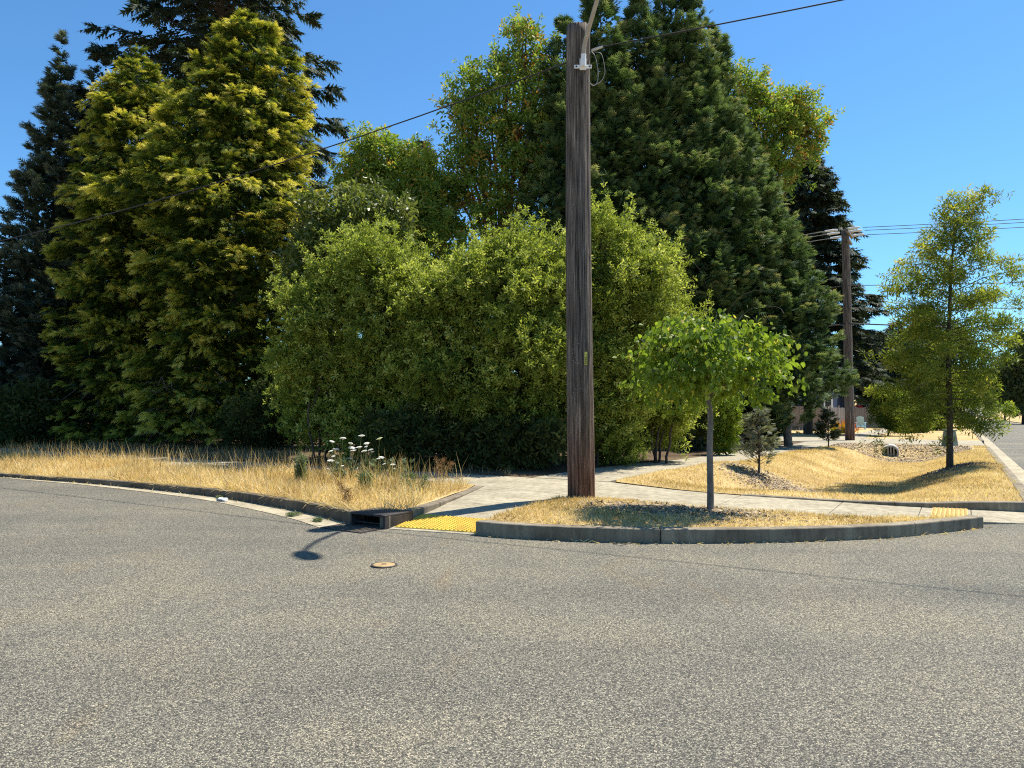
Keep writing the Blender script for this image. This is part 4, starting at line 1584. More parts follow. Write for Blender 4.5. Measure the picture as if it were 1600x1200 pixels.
# low growth with shade put into its leaf colour; thickets added to block bright gaps
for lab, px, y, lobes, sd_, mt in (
    ('dark low evergreen bush at the foot of the golden cypress', 400, 22.0, [(390, 660, 34), (430, 650, 40), (455, 670, 36), (420, 690, 30)], 41, 'understory_shade'),
    ('dark leafy bush at the foot of the hedge behind the white flowers', 640, 16.6, [(600, 680, 30), (650, 690, 34), (700, 690, 34), (740, 700, 28)], 42, 'understory_shade'),
    ('dark leafy bush at the foot of the hedge left of the wooden pole', 820, 16.2, [(780, 695, 28), (820, 690, 34), (865, 690, 30)], 43, 'understory_shade'),
    ('dark rounded bush just right of the wooden pole in the shade', 955, 19.0, [(945, 675, 32), (975, 690, 26), (930, 700, 24), (960, 650, 22)], 44, 'understory_shade'),
    ('dark rounded bush under the far left cypresses', 40, 25.5, [(20, 660, 34), (50, 650, 36), (70, 675, 28), (25, 690, 26)], 45, 'understory_shade'),
    ('added dark thicket behind the trunks of the left cypresses', 110, 33.0, [(20, 620, 60), (90, 610, 60), (160, 620, 60), (60, 660, 40), (130, 660, 40), (200, 655, 40)], 46, 'understory_shade'),
    ('added dark thicket behind the golden cypress trunks', 300, 31.0, [(240, 630, 55), (310, 620, 60), (380, 630, 55), (270, 665, 40), (350, 665, 40), (430, 650, 45)], 47, 'understory_shade'),
    ('added dark thicket between the hedge and the cypress row', 1000, 25.0, [(960, 640, 44), (1010, 630, 46), (1060, 640, 44), (985, 675, 28), (1030, 675, 30)], 48, 'understory_shade'),
    ('added dark thicket behind the vine and the grey sapling', 1150, 29.5, [(1090, 635, 44), (1140, 640, 40), (1175, 632, 36), (1110, 665, 26), (1160, 668, 22)], 49, 'understory_shade')):
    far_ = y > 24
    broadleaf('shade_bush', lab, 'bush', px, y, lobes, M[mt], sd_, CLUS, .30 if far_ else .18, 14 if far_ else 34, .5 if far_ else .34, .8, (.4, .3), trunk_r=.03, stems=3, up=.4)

# broadleaved trees standing behind the hedge
broadleaf('droopy_tree', 'tree with drooping pale glossy leaves between golden cypress and hedge', 'tree', 545, 21.5,
          [(520, 340, 36), (570, 330, 36), (500, 395, 42), (550, 385, 46), (600, 370, 34), (480, 440, 36), (620, 335, 22), (540, 420, 45)], M['droopleaf'], 51, CLUSW, .22, 24, .36, .9, (.5, .35), trunk_r=.12, stems=1, up=-.5, hang=.3, shoots=.3)
broadleaf('madrone_tree', 'bright green madrone with pointed top just right of the golden cypress', 'tree', 600, 25.0,
          [(590, 250, 28), (588, 222, 13), (560, 280, 28), (610, 290, 34), (650, 268, 26), (665, 300, 32), (680, 340, 34), (640, 350, 38), (590, 330, 36), (620, 390, 40), (690, 390, 36), (550, 300, 20), (640, 245, 12), (700, 300, 14)], M['madrone'], 52, CLUSW, .21, 24, .33, .6, (.58, .3), orange=.04, trunk_r=.14, stems=1, barkm='barkred', up=.6, shoots=.8, shoot_len=.7, wild=.2)
broadleaf('madrone_tree', 'tall madrone with orange tinged leaves left of the wooden pole', 'tree', 790, 25.0,
          [(824, 78, 26), (822, 52, 12), (845, 110, 28), (770, 135, 30), (735, 150, 24), (800, 170, 38), (730, 200, 28), (765, 215, 34), (845, 170, 34), (830, 230, 40), (722, 260, 24), (770, 280, 36), (820, 290, 32), (745, 320, 28), (785, 345, 28), (850, 260, 34), (713, 175, 14), (712, 300, 20), (790, 105, 16), (712, 230, 14)], M['madrone'], 53, CLUSW, .22, 20, .32, .46, (.5, .34), orange=.11, trunk_r=.17, stems=1, barkm='barkred', up=.6, shoots=.8, shoot_len=.8, wild=.22)
broadleaf('madrone_tree', 'madrone with orange tinged leaves leaning out beyond the dark cypress row', 'tree', 1150, 32.0,
          [(1140, 150, 28), (1128, 125, 14), (1175, 165, 24), (1187, 140, 12), (1200, 200, 36), (1240, 185, 26), (1264, 190, 20), (1150, 210, 40), (1220, 250, 34), (1165, 270, 44), (1252, 222, 24), (1200, 290, 30), (1232, 160, 12)], M['madrone'], 54, CLUSW, .25, 18, .36, .55, (.52, .34), orange=.12, trunk_r=.18, stems=1, barkm='barkred', up=.6, shoots=.8, shoot_len=.9, wild=.24)
spruce('fir_tree', 'small distant fir tip peeping over the bright green madrone', 655, 46, 222, 2.2, M['spruce'], 55, 20, 6, h0=8, tw=12, size=.7)

# row of dark green cypresses behind the pole
C_G = 'dark cypresses of the row behind the wooden pole'
for lab, px, y, top, Rm, sd_, ln_ in (
    ('narrow dark green cypress with thin spire directly behind the wooden pole', 884, 24.6, 26, 1.4, 61, 0),
    ('tall dark green cypress just right of the pole', 940, 25.4, -45, 1.6, 62, 0),
    ('slightly lower dark green cypress between the two tallest of the row', 1002, 25.8, -8, 1.55, 63, 0),
    ('tallest dark green cypress of the row right above the young street tree', 1062, 26.6, -60, 1.75, 68, 0),
    ('dark green cypress next to the tallest, its spire ending below the overhead cable', 1108, 27.6, 28, 1.6, 69, .1),
    ('dark green cypress whose shoulder stands in front of the leaning madrone', 1158, 28.4, 168, 1.75, 64, -.1),
    ('dark green cypress with drooping skirt at the fence end of the row', 1205, 29.0, 262, 0, 65, -.2)):
    conifer_column('cypress_tree', lab, 'cypress', px, y, top, [(0, .3), (.1, .8), (.16, 1.7), (.23, 2.45), (.4, 2.35), (.6, 1.95), (.8, 1.15), (.92, .6), (1, .05)] if Rm == 0 else [(0, Rm * .6), (.10, Rm * .95), (.2, Rm * 1.05), (.4, Rm * 1.05), (.6, Rm * .95), (.78, Rm * .72), (.9, Rm * .45), (.96, Rm * .24), (1, .05)],
                   M['cypress'], sd_, 7.2, 20, .365, 1.1, .85, .10, (.08, .78), h0=.9, spread=.24, group=C_G, trunk_r=.17, stems=2, barkm='barkgrey', dead=14, lean=ln_, rough=.15, clump_tint=.15, hang=.25)
spruce('spruce_tree', 'dark spruce with layered drooping boughs behind the power pole', 1262, 47, 236, 4.4, M['spruce'], 66, 30, 9, h0=3.6, tw=23, size=.80, droop=.30, trunk_r=.3, top_taper=.55, irregular=.3, twt=.2)

# climbing vine column in the shade
broadleaf('climbing_vine', 'bright green climbing vine hanging over a stump under the cypress row', 'vine', 1133, 22.5, [(1138, 625, 15), (1130, 645, 14), (1142, 660, 12), (1128, 675, 14), (1125, 690, 13), (1136, 690, 12)], M['linden'], 67, CLUS, .15, 70, .2, 1.0, (.5, .3), trunk_r=.04, stems=1, up=-.4)

# bare dead branches over the young tree
db = tag(empty('dead_branch', (0, 0, 0)), 'bare grey dead branches sticking out of the cypress above the young street tree', 'dead branch')
rg = np.random.default_rng(3)
for pts in ([(1105, 520), (1108, 470), (1098, 430), (1080, 405)], [(1125, 510), (1150, 470), (1175, 455), (1195, 455)], [(1150, 500), (1180, 480), (1215, 480), (1225, 490)], [(1098, 500), (1090, 460), (1070, 425)], [(1050, 490), (1020, 480), (1010, 485)]):
    P = [tuple(at(p[0], p[1], 25.2 - .3 * i)) for i, p in enumerate(pts)]
    MB().tube(resample(P, .12), .006, 5).build('branch', M['twig'], db)


# ------------------------------------------------------------------ street trees
def ground_at(x, y):
    return float(ground_h(*ab(x, y)))


def young_tree():
    rng = np.random.default_rng(71)
    x, y = G(1110, 798, .15)
    z0 = .14
    root = tag(empty('young_street_tree', (x, y, z0)), 'young street tree with flat topped heart leaved crown on the grass island', 'tree')
    q = lambda px, py, dy=0: at(px, py, y + dy) - np.array([x, y, z0])
    mb = MB()
    stem = [np.array([0, 0, -.1]), np.array([0, 0, 0]), q(1110, 760), q(1109, 700), q(1110, 650), q(1106, 625), q(1104, 605)]
    mb.tube([tuple(p) for p in resample(stem, .08)], list(np.linspace(.046, .034, len(resample(stem, .08)))), 12)
    hub = q(1106, 618)
    tips = [(1010, 575, -.2), (1000, 530, .2), (1040, 505, -.3), (1080, 490, .3), (1120, 488, -.2), (1160, 492, .2), (1195, 515, -.1), (1212, 560, .2), (1195, 590, -.3), (1050, 560, -.7), (1150, 560, -.7), (1080, 540, .8), (1160, 545, .8), (1110, 530, -.8), (1130, 600, -.3), (1070, 600, -.2)]
    for px, py, dy in tips:
        e = q(px, py, dy)
        mid = hub * .5 + e * .5 + np.array([0, 0, .06]) + rng.normal(0, .03, 3)
        mb.tube([tuple(hub + rng.normal(0, .01, 3)), tuple(mid), tuple(e)], [.02, .012, .005], 6)
        for _ in range(4):
            e2 = mid * .4 + e * .6 + rng.normal(0, .16, 3)
            mb.tube([tuple(mid * .7 + e * .3), tuple(e2)], [.007, .003], 4)
    mb.build('trunk', M['barkgrey'], root)
    fol = Foliage()
    N = 205
    th = rng.uniform(0, 2 * math.pi, N)
    rr = np.sqrt(rng.random(N)) * rng.uniform(.9, 1.08, N)
    Rx = 104 * y / F_PX
    lob = 1 + .12 * np.sin(3 * th + 1) + .10 * np.sin(5 * th + 2)
    X_ = rr * Rx * lob * np.cos(th)
    Y_ = rr * Rx * .9 * lob * np.sin(th)
    ztop = (q(1104, 500)[2]) - .30 * (rr ** 3) + rng.normal(0, .05, N)
    zbot = (q(1104, 630)[2]) + .22 * np.clip(rr - .25, 0, 1) + rng.normal(0, .05, N)
    Z_ = zbot + (ztop - zbot) * rng.random(N) ** .75
    C = np.stack([X_, Y_, Z_], 1)
    m = 38
    P = (C[:, None] + rng.normal(0, 1, (N, m, 3)) * (np.array([.115, .115, .062])[None, None] * rng.uniform(.6, 1.25, (N, 1, 1)))).reshape(-1, 3)
    # a few trailing sprays
    ex = []
    for (px, py, n) in ((985, 600, 26), (1020, 625, 22), (1225, 565, 26), (1060, 640, 16), (1140, 640, 20), (1215, 525, 20), (985, 555, 18), (1090, 632, 16), (1180, 628, 22), (1035, 640, 12)):
        c = q(px, py, rng.uniform(-.4, .4))
        ex.append(c + rng.normal(0, .06, (n, 3)) * np.array([1.6, 1, .8]))
    P = np.vstack([P] + ex)
    n = len(P)
    D = np.stack([rng.normal(0, .55, n), rng.normal(0, .55, n), -np.abs(rng.normal(.9, .4, n))], 1)
    out = norm(P * np.array([1, 1, 0]))
    D += out * .35
    hi = (P[:, 2] - P[:, 2].min()) / np.ptp(P[:, 2])
    tint = np.clip(rng.normal(.42, .16, n) + .18 * (hi - .5) + np.where(rng.random(n) < .05, .45, 0), 0, 1)
    fol.place(HEART, P, D, .076 * rng.uniform(.65, 1.25, n), tint, rng, rng.uniform(-3.1, 3.1, n), .1)
    fol.build('crown', M['linden'], root)


young_tree()


def pin_oak():
    rng = np.random.default_rng(72)
    x, y = OAK_XY
    z0 = ground_at(x, y)
    root = tag(empty('oak_tree', (x, y, z0)), 'slender young oak with airy yellow-green layered crown in the dry swale', 'tree')
    q = lambda px, py, dy=0: at(px, py, y + dy) - np.array([x, y, z0])
    mb = MB()
    path = resample([np.array([0, 0, -.15]), q(1484, 690), q(1484, 640), q(1482, 560), q(1484, 480), q(1488, 400), q(1496, 350), q(1510, 318)], .15)
    rad = np.interp(np.arange(len(path)) / (len(path) - 1), [0, .15, .5, .85, 1], [.085, .07, .05, .022, .008])
    mb.tube([tuple(p) for p in path], list(rad), 10)
    fol = Foliage()
    H = path[-1][2]
    # half-width in px against height fraction, from the photo's outline
    hp = [.16, .22, .32, .45, .58, .66, .74, .82, .9, 1.0]
    wl = [80, 100, 110, 104, 100, 98, 76, 46, 30, 24]
    nb = 96
    for i in range(nb):
        f = .17 + .83 * (i + rng.random()) / nb
        h = f * H
        k = int(np.clip(f * (len(path) - 1), 0, len(path) - 1))
        p0 = path[np.argmin(np.abs(path[:, 2] - h))]
        L = np.interp(f, hp, wl) * y / F_PX * rng.uniform(.55, 1.08)
        t = i * 2.4 + rng.normal(0, .3)
        slope = np.interp(f, [.16, .3, .6, 1], [-.38, -.08, .22, .75])
        d = np.array([math.cos(t), math.sin(t), slope])
        e = p0 + d * L
        mid = (p0 + e) / 2 + np.array([0, 0, .07 * L])
        mb.tube([tuple(p0), tuple(mid), tuple(e)], [.018 * (1 - f * .6), .010, .004], 5)
        n = int(10 + 46 * L * (1.15 - .6 * f))
        u = rng.random(n) ** .45
        P = p0 * (1 - u)[:, None] + e * u[:, None]
        P[:, 2] += .07 * L * 4 * u * (1 - u)
        sp = .10 + .13 * L * (1.2 - u)
        P += rng.normal(0, 1, (n, 3)) * (sp * .8)[:, None] * np.array([1, 1, .38])
        D = norm(d)[None] * .7 + rng.normal(0, .7, (n, 3)) + np.array([0, 0, -.15])
        tint = np.clip(rng.normal(.36, .14, n) + .20 * u + .25 * (f - .4) + rng.normal(0, .08), 0, 1)  # tint falls lower in the crown, its shade put into the leaf colour
        fol.place(CLUSN, P, D, .17 * rng.uniform(.65, 1.2, n), tint, rng, rng.uniform(-3, 3, n), .2)
    for (px, py, n) in ((1365, 690, 18), (1475, 690, 14), (1420, 680, 14), (1358, 560, 10), (1590, 430, 40), (1395, 440, 30), (1550, 305, 26), (1590, 470, 50)):
        c = q(px, py, rng.uniform(-.5, .5))
        P = c + rng.normal(0, .12, (n, 3)) * np.array([1.2, 1, 1])
        fol.place(CLUSN, P, rng.normal(0, 1, (n, 3)), .15 * rng.uniform(.7, 1.2, n), np.clip(rng.normal(.55, .15, n), 0, 1), rng, rng.uniform(-3, 3, n), .2)
    fol.build('crown', M['oak'], root)
    mb.build('trunk', M['bark'], root)


pin_oak()


def sapling_conifer(name, label, px, py, h, w, mat, seed, n=260, tpl_=None, size=.16, open_=.6):
    rng = np.random.default_rng(seed)
    x, y = G(px, py, .13)
    z0 = ground_at(x, y)
    root = tag(empty(name, (x, y, z0)), label, 'sapling')
    mb = MB()
    trunk_tube(mb, (0, 0, -.08), (rng.normal(0, .03), 0, h * .97), .028, .006, .015, 8, 7, rng)
    fol = Foliage()
    for i in range(n // 5):
        f = .12 + .86 * rng.random()
        L = w * (1 - f) ** open_ * rng.uniform(.5, 1.15) + .04
        t = rng.uniform(0, 6.28)
        d = np.array([math.cos(t), math.sin(t), .55])
        p0 = np.array([0, 0, f * h * .9])
        e = p0 + d * L
        mb.tube([tuple(p0), tuple(e)], [.009, .003], 4)
        u = .3 + .7 * rng.random(9)
        P = p0 + (e - p0) * u[:, None] + rng.normal(0, .035, (9, 3))
        fol.place(tpl_ or FAN, P, norm(d) + rng.normal(0, .35, (9, 3)), size * rng.uniform(.6, 1.2, 9), np.clip(rng.normal(.55, .2, 9), 0, 1), rng, rng.normal(0, 1, 9), .3)
    fol.build('crown', mat, root)
    mb.build('trunk', M['bark'], root)


sapling_conifer('conifer_sapling', 'grey-green conifer sapling on a mulch mound above the swale', 1185, 731, 1.55, .52, M['greyconifer'], 81, 330, size=.15)
sapling_conifer('conifer_sapling', 'small dark spruce sapling on the dry bank before the driveway', 1294, 699, 1.45, .50, M['spruce'], 82, 300, NEEDLE, .22)


# ------------------------------------------------------------------ grass and ground cover (uncountable)
def blades(name, label, pts_ab, zfun, hmin, hmax, mat, seed, tpl_, lean=.35, tint=(.6, .2), wscale=1.0, tall=None, cat='grass'):
    rng = np.random.default_rng(seed)
    a_, b_ = pts_ab[:, 0], pts_ab[:, 1]
    x, y = xy(a_, b_)
    z = zfun(a_, b_)
    P = np.stack([x, y, z - .01], 1)
    n = len(P)
    D = np.stack([rng.normal(0, lean, n), rng.normal(0, lean, n), np.ones(n)], 1)
    S = rng.uniform(hmin, hmax, n)
    if tall is not None:
        S = S * tall(a_, b_)
    cl = .13 * np.sin(a_ * 3.1 + 2 * np.sin(b_ * 1.3)) + .11 * np.sin(b_ * 4.7 + a_) + .17 * np.sin(a_ * .9 + 1.7 * np.sin(b_ * .8 + 1)) * np.sin(b_ * 1.3 + .5 * a_)
    cl = cl - np.where(np.sin(a_ * 5.3 + 3 * np.sin(b_ * 2.9)) * np.sin(b_ * 6.1 + 2 * np.sin(a_ * 3.7)) > .72, .3, 0)
    t = np.clip(rng.normal(tint[0], tint[1], n) + cl, 0, 1)
    fol = Foliage()
    fol.place(tpl_, P, D, S, t, rng, rng.uniform(-3.14, 3.14, n), .1, up=(0.3, 1, .1))
    o = fol.build(name, mat)
    return tag(o, label, cat, kind='stuff')


def scatter(poly, n, seed):
    rng = np.random.default_rng(seed)
    poly = np.asarray(poly, float)
    lo, hi = poly.min(0), poly.max(0)
    out = []
    tot = 0
    while tot < n:
        P = rng.uniform(lo, hi, (n * 2, 2))
        P = P[in_poly(P, poly)]
        out.append(P)
        tot += len(P)
    return np.vstack(out)[:n]


BL_THIN = (BLADE[0] * np.array([.62, 1, 1.6]), BLADE[1], BLADE[2])
clump = lambda a_, b_: .75 + .38 * np.sin(a_ * 2.3 + 1.7 * np.sin(b_ * .9)) * np.sin(b_ * 1.9 + a_) + .3 * np.random.default_rng(1).random(len(a_))
vp = [(p[0], p[1]) for p in verge_poly if p[1] > -26]
vp = [(8.92, -26)] + [tuple(p) for p in inner_left[::4] if p[1] > -26] + [tuple(in0 + in_nrm * .2), tuple(in1 + in_nrm * .45), (8.5, -6.52), (9.55, -6.80), (10.6, -7.1), (11.2, -7.35), (11.2, -26)]
front = scatter(vp, 52000, 91)
# thinner and lower along the kerb itself
dk = np.min(np.hypot(front[:, None, 0] - lft[None, ::6, 0], front[:, None, 1] - lft[None, ::6, 1]), 1)
front = front[np.random.default_rng(5).random(len(front)) < np.clip(dk / .5 + .25, 0, 1)]
blades('dry_grass', 'tall dry straw grass filling the strip behind the left kerb', front, ground_h, .06, .30, M['straw'], 92, BL_THIN, .62, (.68, .2), tall=clump)
blades('dry_grass', 'shaded dry grass at the foot of the tree row', scatter([(12.95, -30), (12.95, -7.6), (14.6, -8.3), (15.4, -30)], 9000, 93), ground_h, .05, .20, M['straw'], 94, BL_THIN, .4, (.5, .2))
blades('seed_grass', 'thin taller seed stalks over the dry grass strip', scatter([(9.6, -22), (9.2, -9), (9.0, -6.8), (11.1, -7.4), (11.2, -22)], 1300, 95), ground_h, .30, .62, M['straw'], 96, (BLADE[0] * np.array([.35, 1, 1]), BLADE[1], BLADE[2]), .22, (.4, .25))
SHORT = (BLADE1[0] * np.array([.9, 1, 1]), BLADE1[1], BLADE1[2])
swp = scatter(sw_poly, 120000, 97)
near_w = np.clip(1.35 - (swp[:, 0] - 13) / 26, .35, 1)
swp = swp[np.random.default_rng(6).random(len(swp)) < near_w]
dm_ = np.hypot(swp[:, 0] - GREY_AB[0] + .35, (swp[:, 1] - GREY_AB[1] - .3)) / 1.15
do_ = np.hypot(swp[:, 0] - OAK_AB[0], swp[:, 1] - OAK_AB[1]) / .75
db_ = np.where((swp[:, 0] > 31.3) & (np.abs(swp[:, 1] + 2.2) < 2.6), .5, 2)
mul = np.minimum(np.minimum(dm_, do_), db_)
swp = swp[np.random.default_rng(8).random(len(swp)) < sstep(.75, 1.15, mul)]
blades('dry_turf', 'short dry golden turf lining the swale', swp, ground_h, .035, .085, M['straw'], 98, SHORT, .7, (.62, .2))
isp = scatter(isl_poly, 26000, 99)
TX, TY = G(1110, 798, .15)
TA, TB = ab(TX, TY)
dt = np.hypot((isp[:, 0] - TA + .25) / .75, (isp[:, 1] - TB + .35) / 1.35)
isp = isp[np.random.default_rng(9).random(len(isp)) < np.clip(sstep(.5, 1.25, dt), .18, 1)]
blades('dry_turf', 'clipped dry grass covering the island behind the curved kerb', isp, isl_h, .03, .085, M['straw'], 100, SHORT, .75, (.58, .22))
# stray straw along kerb feet and slab edges
ed = np.vstack([offset_path(isl, -.04) + np.random.default_rng(2).normal(0, .03, isl.shape) for _ in range(3)] + [offset_path(lft, -.05)[int(nl * .72):] + np.random.default_rng(4).normal(0, .05, lft[int(nl * .72):].shape) for _ in range(5)])
ed = ed[np.random.default_rng(10).random(len(ed)) < .75]
blades('straw_litter', 'bits of dry straw blown against the kerb feet', ed, lambda a_, b_: drop(a_) + .012, .03, .10, M['straw'], 101, SHORT, 3.0, (.6, .2), cat='straw')

# dry tufts spilling over the left kerb
rk = np.random.default_rng(21)
kb = offset_path(lft, .10)[int(nl * .70):]
sel = rk.choice(len(kb), 70)
sp_ = np.repeat(kb[sel], 34, 0) + rk.normal(0, .07, (70 * 34, 2)) * np.array([.5, 1.6])
kz_ = np.interp(np.arange(len(kb)) / (len(kb) - 1), [0, .33, .66, 1], [.055, .07, .115, .165])
zt_ = np.repeat(kz_[sel], 34)
x_k, y_k = xy(sp_[:, 0], sp_[:, 1])
nk = len(x_k)
fol = Foliage()
fol.place(BL_THIN, np.stack([x_k, y_k, zt_ - .005], 1), np.stack([-U[0] * .8 + rk.normal(0, .5, nk), -U[1] * .8 + rk.normal(0, .5, nk), rk.uniform(-.1, .9, nk)], 1), rk.uniform(.06, .20, nk), np.clip(rk.normal(.55, .2, nk), 0, 1), rk, rk.uniform(-3, 3, nk), .1, up=(.3, 1, .1))
tag(fol.build('dry_grass', M['straw']), 'dry grass tufts spilling over the top of the left kerb', 'grass', kind='stuff')


def chips(name, label, P, zfun, seed, smin=.02, smax=.055):
    rng = np.random.default_rng(seed)
    x, y = xy(P[:, 0], P[:, 1])
    z = zfun(P[:, 0], P[:, 1])
    n = len(P)
    V = np.array([(-.3, 0, 0), (.3, 0, 0), (.22, 1, 0), (-.25, 1, 0), (0, .5, .22)], float)
    T = np.array([(0, 1, 4), (1, 2, 4), (2, 3, 4), (3, 0, 4)])
    fol = Foliage()
    D = np.stack([rng.normal(0, 1, n), rng.normal(0, 1, n), rng.normal(0, .25, n)], 1)
    fol.place((V, T, V[:, 1]), np.stack([x, y, z + .008], 1), D, rng.uniform(smin, smax, n), rng.random(n), rng, rng.normal(0, .3, n), 0)
    tag(fol.build(name, M['chips']), label, 'mulch', kind='stuff')


rng = np.random.default_rng(12)
mp = np.stack([TA - .25 + rng.normal(0, .38, 2600), TB - .35 + rng.normal(0, .75, 2600)], 1)
mp = mp[in_poly(mp, isl_poly)]
chips('bark_mulch', 'grey wood chip mulch round the foot of the young street tree', mp, isl_h, 13)
mp = np.stack([GREY_AB[0] - .35 + rng.normal(0, .6, 3000), GREY_AB[1] + .3 + rng.normal(0, .55, 3000)], 1)
mp = mp[in_poly(mp, sw_poly)]
chips('bark_mulch', 'wood chip mulch mound round the grey-green sapling', mp, ground_h, 14)
mp = np.stack([OAK_AB[0] + rng.normal(0, .4, 1500), OAK_AB[1] + rng.normal(0, .4, 1500)], 1)
chips('bark_mulch', 'wood chip mulch ring round the slender oak', mp, ground_h, 15)
mp = np.stack([rng.uniform(31.2, 34.6, 5000), rng.uniform(-4.8, .3, 5000)], 1)
mp = mp[in_poly(mp, sw_poly)]
chips('bark_mulch', 'brown mulch bank between the dry turf and the driveway', mp, ground_h, 16, .03, .08)


# white umbels of wild carrot
def wild_carrot(px, py0, heads, seed, label):
    rng = np.random.default_rng(seed)
    x, y = G(px, py0, .13)
    z0 = ground_at(x, y)
    root = tag(empty('wild_carrot', (x, y, z0)), label, 'wildflower', 'wild carrots flowering in front of the hedge')
    st = MB()
    hub = np.array([0, 0, .12])
    st.tube([(0, 0, -.05), tuple(hub)], [.007, .006], 5)
    lf = Foliage()
    for (hx, hy, r) in heads:
        e = at(hx, hy, y + rng.normal(0, .12)) - np.array([x, y, z0])
        mid = hub * .45 + e * .55 + np.array([rng.normal(0, .02), 0, .03])
        st.tube([tuple(hub), tuple(mid), tuple(e)], [.005, .004, .0035], 5)
        rr = r * y / F_PX
        hd_ = MB()
        V, Fs = [], []
        n = 34
        tilt = rng.normal(0, .18, 2)
        for k in range(n):
            t = k * 2.4
            q = math.sqrt((k + .5) / n) * rr
            cx, cy = q * math.cos(t), q * math.sin(t)
            cz = .28 * rr * (1 - (q / rr) ** 2) + cx * tilt[0] + cy * tilt[1]
            s = rr * .2
            o = len(V)
            for j in range(5):
                u = 2 * math.pi * j / 5 + k
                V.append((e[0] + cx + s * math.cos(u), e[1] + cy + s * math.sin(u), e[2] + cz + rng.uniform(-.1, .1) * s))
            V.append((e[0] + cx, e[1] + cy, e[2] + cz + s * .5))
            V.append((e[0] + cx * .2, e[1] + cy * .2, e[2] - rr * .35))
            Fs += [(o + j, o + (j + 1) % 5, o + 5) for j in range(5)] + [(o, o + 1, o + 6)]
        hd_.add(V, Fs)
        hd_.build('flower_head', M['umbelgreen'] if rng.random() < .12 else M['petal'], root)
    st.build('stems', M['stemgreen'], root)
    m = 60
    P = np.stack([rng.normal(0, .09, m), rng.normal(0, .09, m), rng.uniform(.02, .38, m)], 1)
    lf.place(NEEDLE, P, np.stack([rng.normal(0, .6, m), rng.normal(0, .6, m), np.full(m, .7)], 1), .10 * rng.uniform(.6, 1.3, m), rng.random(m), rng, rng.uniform(-3, 3, m), .2)
    lf.build('foliage', M['weedgreen'], root)


wild_carrot(528, 752, [(536, 685, 5), (519, 690, 4), (525, 702, 5), (517, 705, 3.5), (521, 713, 3), (517, 720, 5.5), (527, 723, 3)], 1, 'wild carrot with seven white flower heads growing nearest the thistle')
wild_carrot(548, 752, [(548, 693, 3.5), (550, 700, 5.5), (552, 704, 5), (561, 699, 4.5), (547, 716, 3.5), (556, 732, 5)], 2, 'wild carrot with crowded white flower heads in the middle of the flower clump')
wild_carrot(568, 752, [(565, 681, 5), (573, 693, 4.5), (569, 705, 4.5), (572, 698, 3), (579, 703, 4), (582, 706, 3), (568, 730, 3)], 3, 'tallest wild carrot, its top white flower head above all the others')
wild_carrot(590, 752, [(593, 685.5, 4.5), (596, 715, 4.5), (591, 717, 3), (600, 725, 2.5)], 4, 'wild carrot whose one tall white head leans away on a long bare stem')
wild_carrot(612, 752, [(614, 726, 4), (616, 732, 2)], 5, 'small wild carrot with two white heads growing apart from the clump')
wild_carrot(628, 752, [(628, 745, 3.5)], 6, 'lowest wild carrot, a single white head half sunk in the dry grass by the ramp')
wild_carrot(535, 754, [(535, 735, 3), (513, 733, 2.5), (535, 728, 2.5)], 7, 'short wild carrot with three tiny white heads low in front of the clump')


def weed(name, label, px, py, h, w, mat, seed, n, tpl_, size, upright=.8, cat='weed'):
    rng = np.random.default_rng(seed)
    x, y = G(px, py, .13 if h > .1 else .01)
    z0 = ground_at(x, y) if h > .1 else .008
    root = tag(empty(name, (x, y, z0)), label, cat)
    fol, mb = Foliage(), MB()
    ns = max(3, n // 40)
    for s in range(ns):
        t = rng.uniform(0, 6.28)
        lean = rng.uniform(0, w)
        e = np.array([math.cos(t) * lean, math.sin(t) * lean, h * rng.uniform(.6, 1.0)])
        mb.tube([(0, 0, -.03), tuple(e * .5 + np.array([0, 0, .04])), tuple(e)], [.005, .004, .002], 4)
        m = n // ns
        u = rng.uniform(.15, 1, m)
        P = e * u[:, None] + rng.normal(0, w * .28, (m, 3)) * (1.1 - u)[:, None] * np.array([1, 1, .4])
        D = np.stack([rng.normal(0, 1, m), rng.normal(0, 1, m), np.full(m, upright)], 1)
        fol.place(tpl_, P, D, size * rng.uniform(.6, 1.3, m), rng.random(m), rng, rng.uniform(-3, 3, m), .2)
    fol.build('leaves', mat, root)
    mb.build('stems', M['stemgreen'], root)


weed('thistle', 'pale green spiky thistle standing in the dry grass left of the wild carrots', 468, 756, .5, .08, M['weedgreen'], 201, 150, CLUSN, .085)
weed('weed', 'green leafy weed among the dry grass below the wild carrots', 575, 768, .32, .2, M['weedgreen'], 202, 220, CLUSN, .07)
weed('weed', 'rusty brown dock weed gone to seed by the drain', 545, 790, .36, .2, M['twigweed'], 203, 90, CLUSN, .045)
weed('weed', 'tuft of thin green weeds beside the ramp edging', 650, 775, .34, .25, M['weedgreen'], 204, 130, CLUSN, .06)
weed('weed', 'low green weed rooted in the gutter beside the white packet', 343, 779, .035, .12, M['weedgreen'], 205, 90, CLUSN, .035, .1)
weed('weed', 'low green weed rooted in the gutter crack midway along the left kerb', 455, 806, .035, .16, M['weedgreen'], 206, 110, CLUSN, .035, .1)
weed('weed', 'low green weed rooted in the gutter next to the drain grate', 493, 815, .035, .12, M['weedgreen'], 207, 80, CLUSN, .035, .1)
weed('weed', 'dead twiggy weed standing behind the dry grass near the ramp', 690, 752, .5, .3, M['twigweed'], 208, 110, CLUSN, .05)

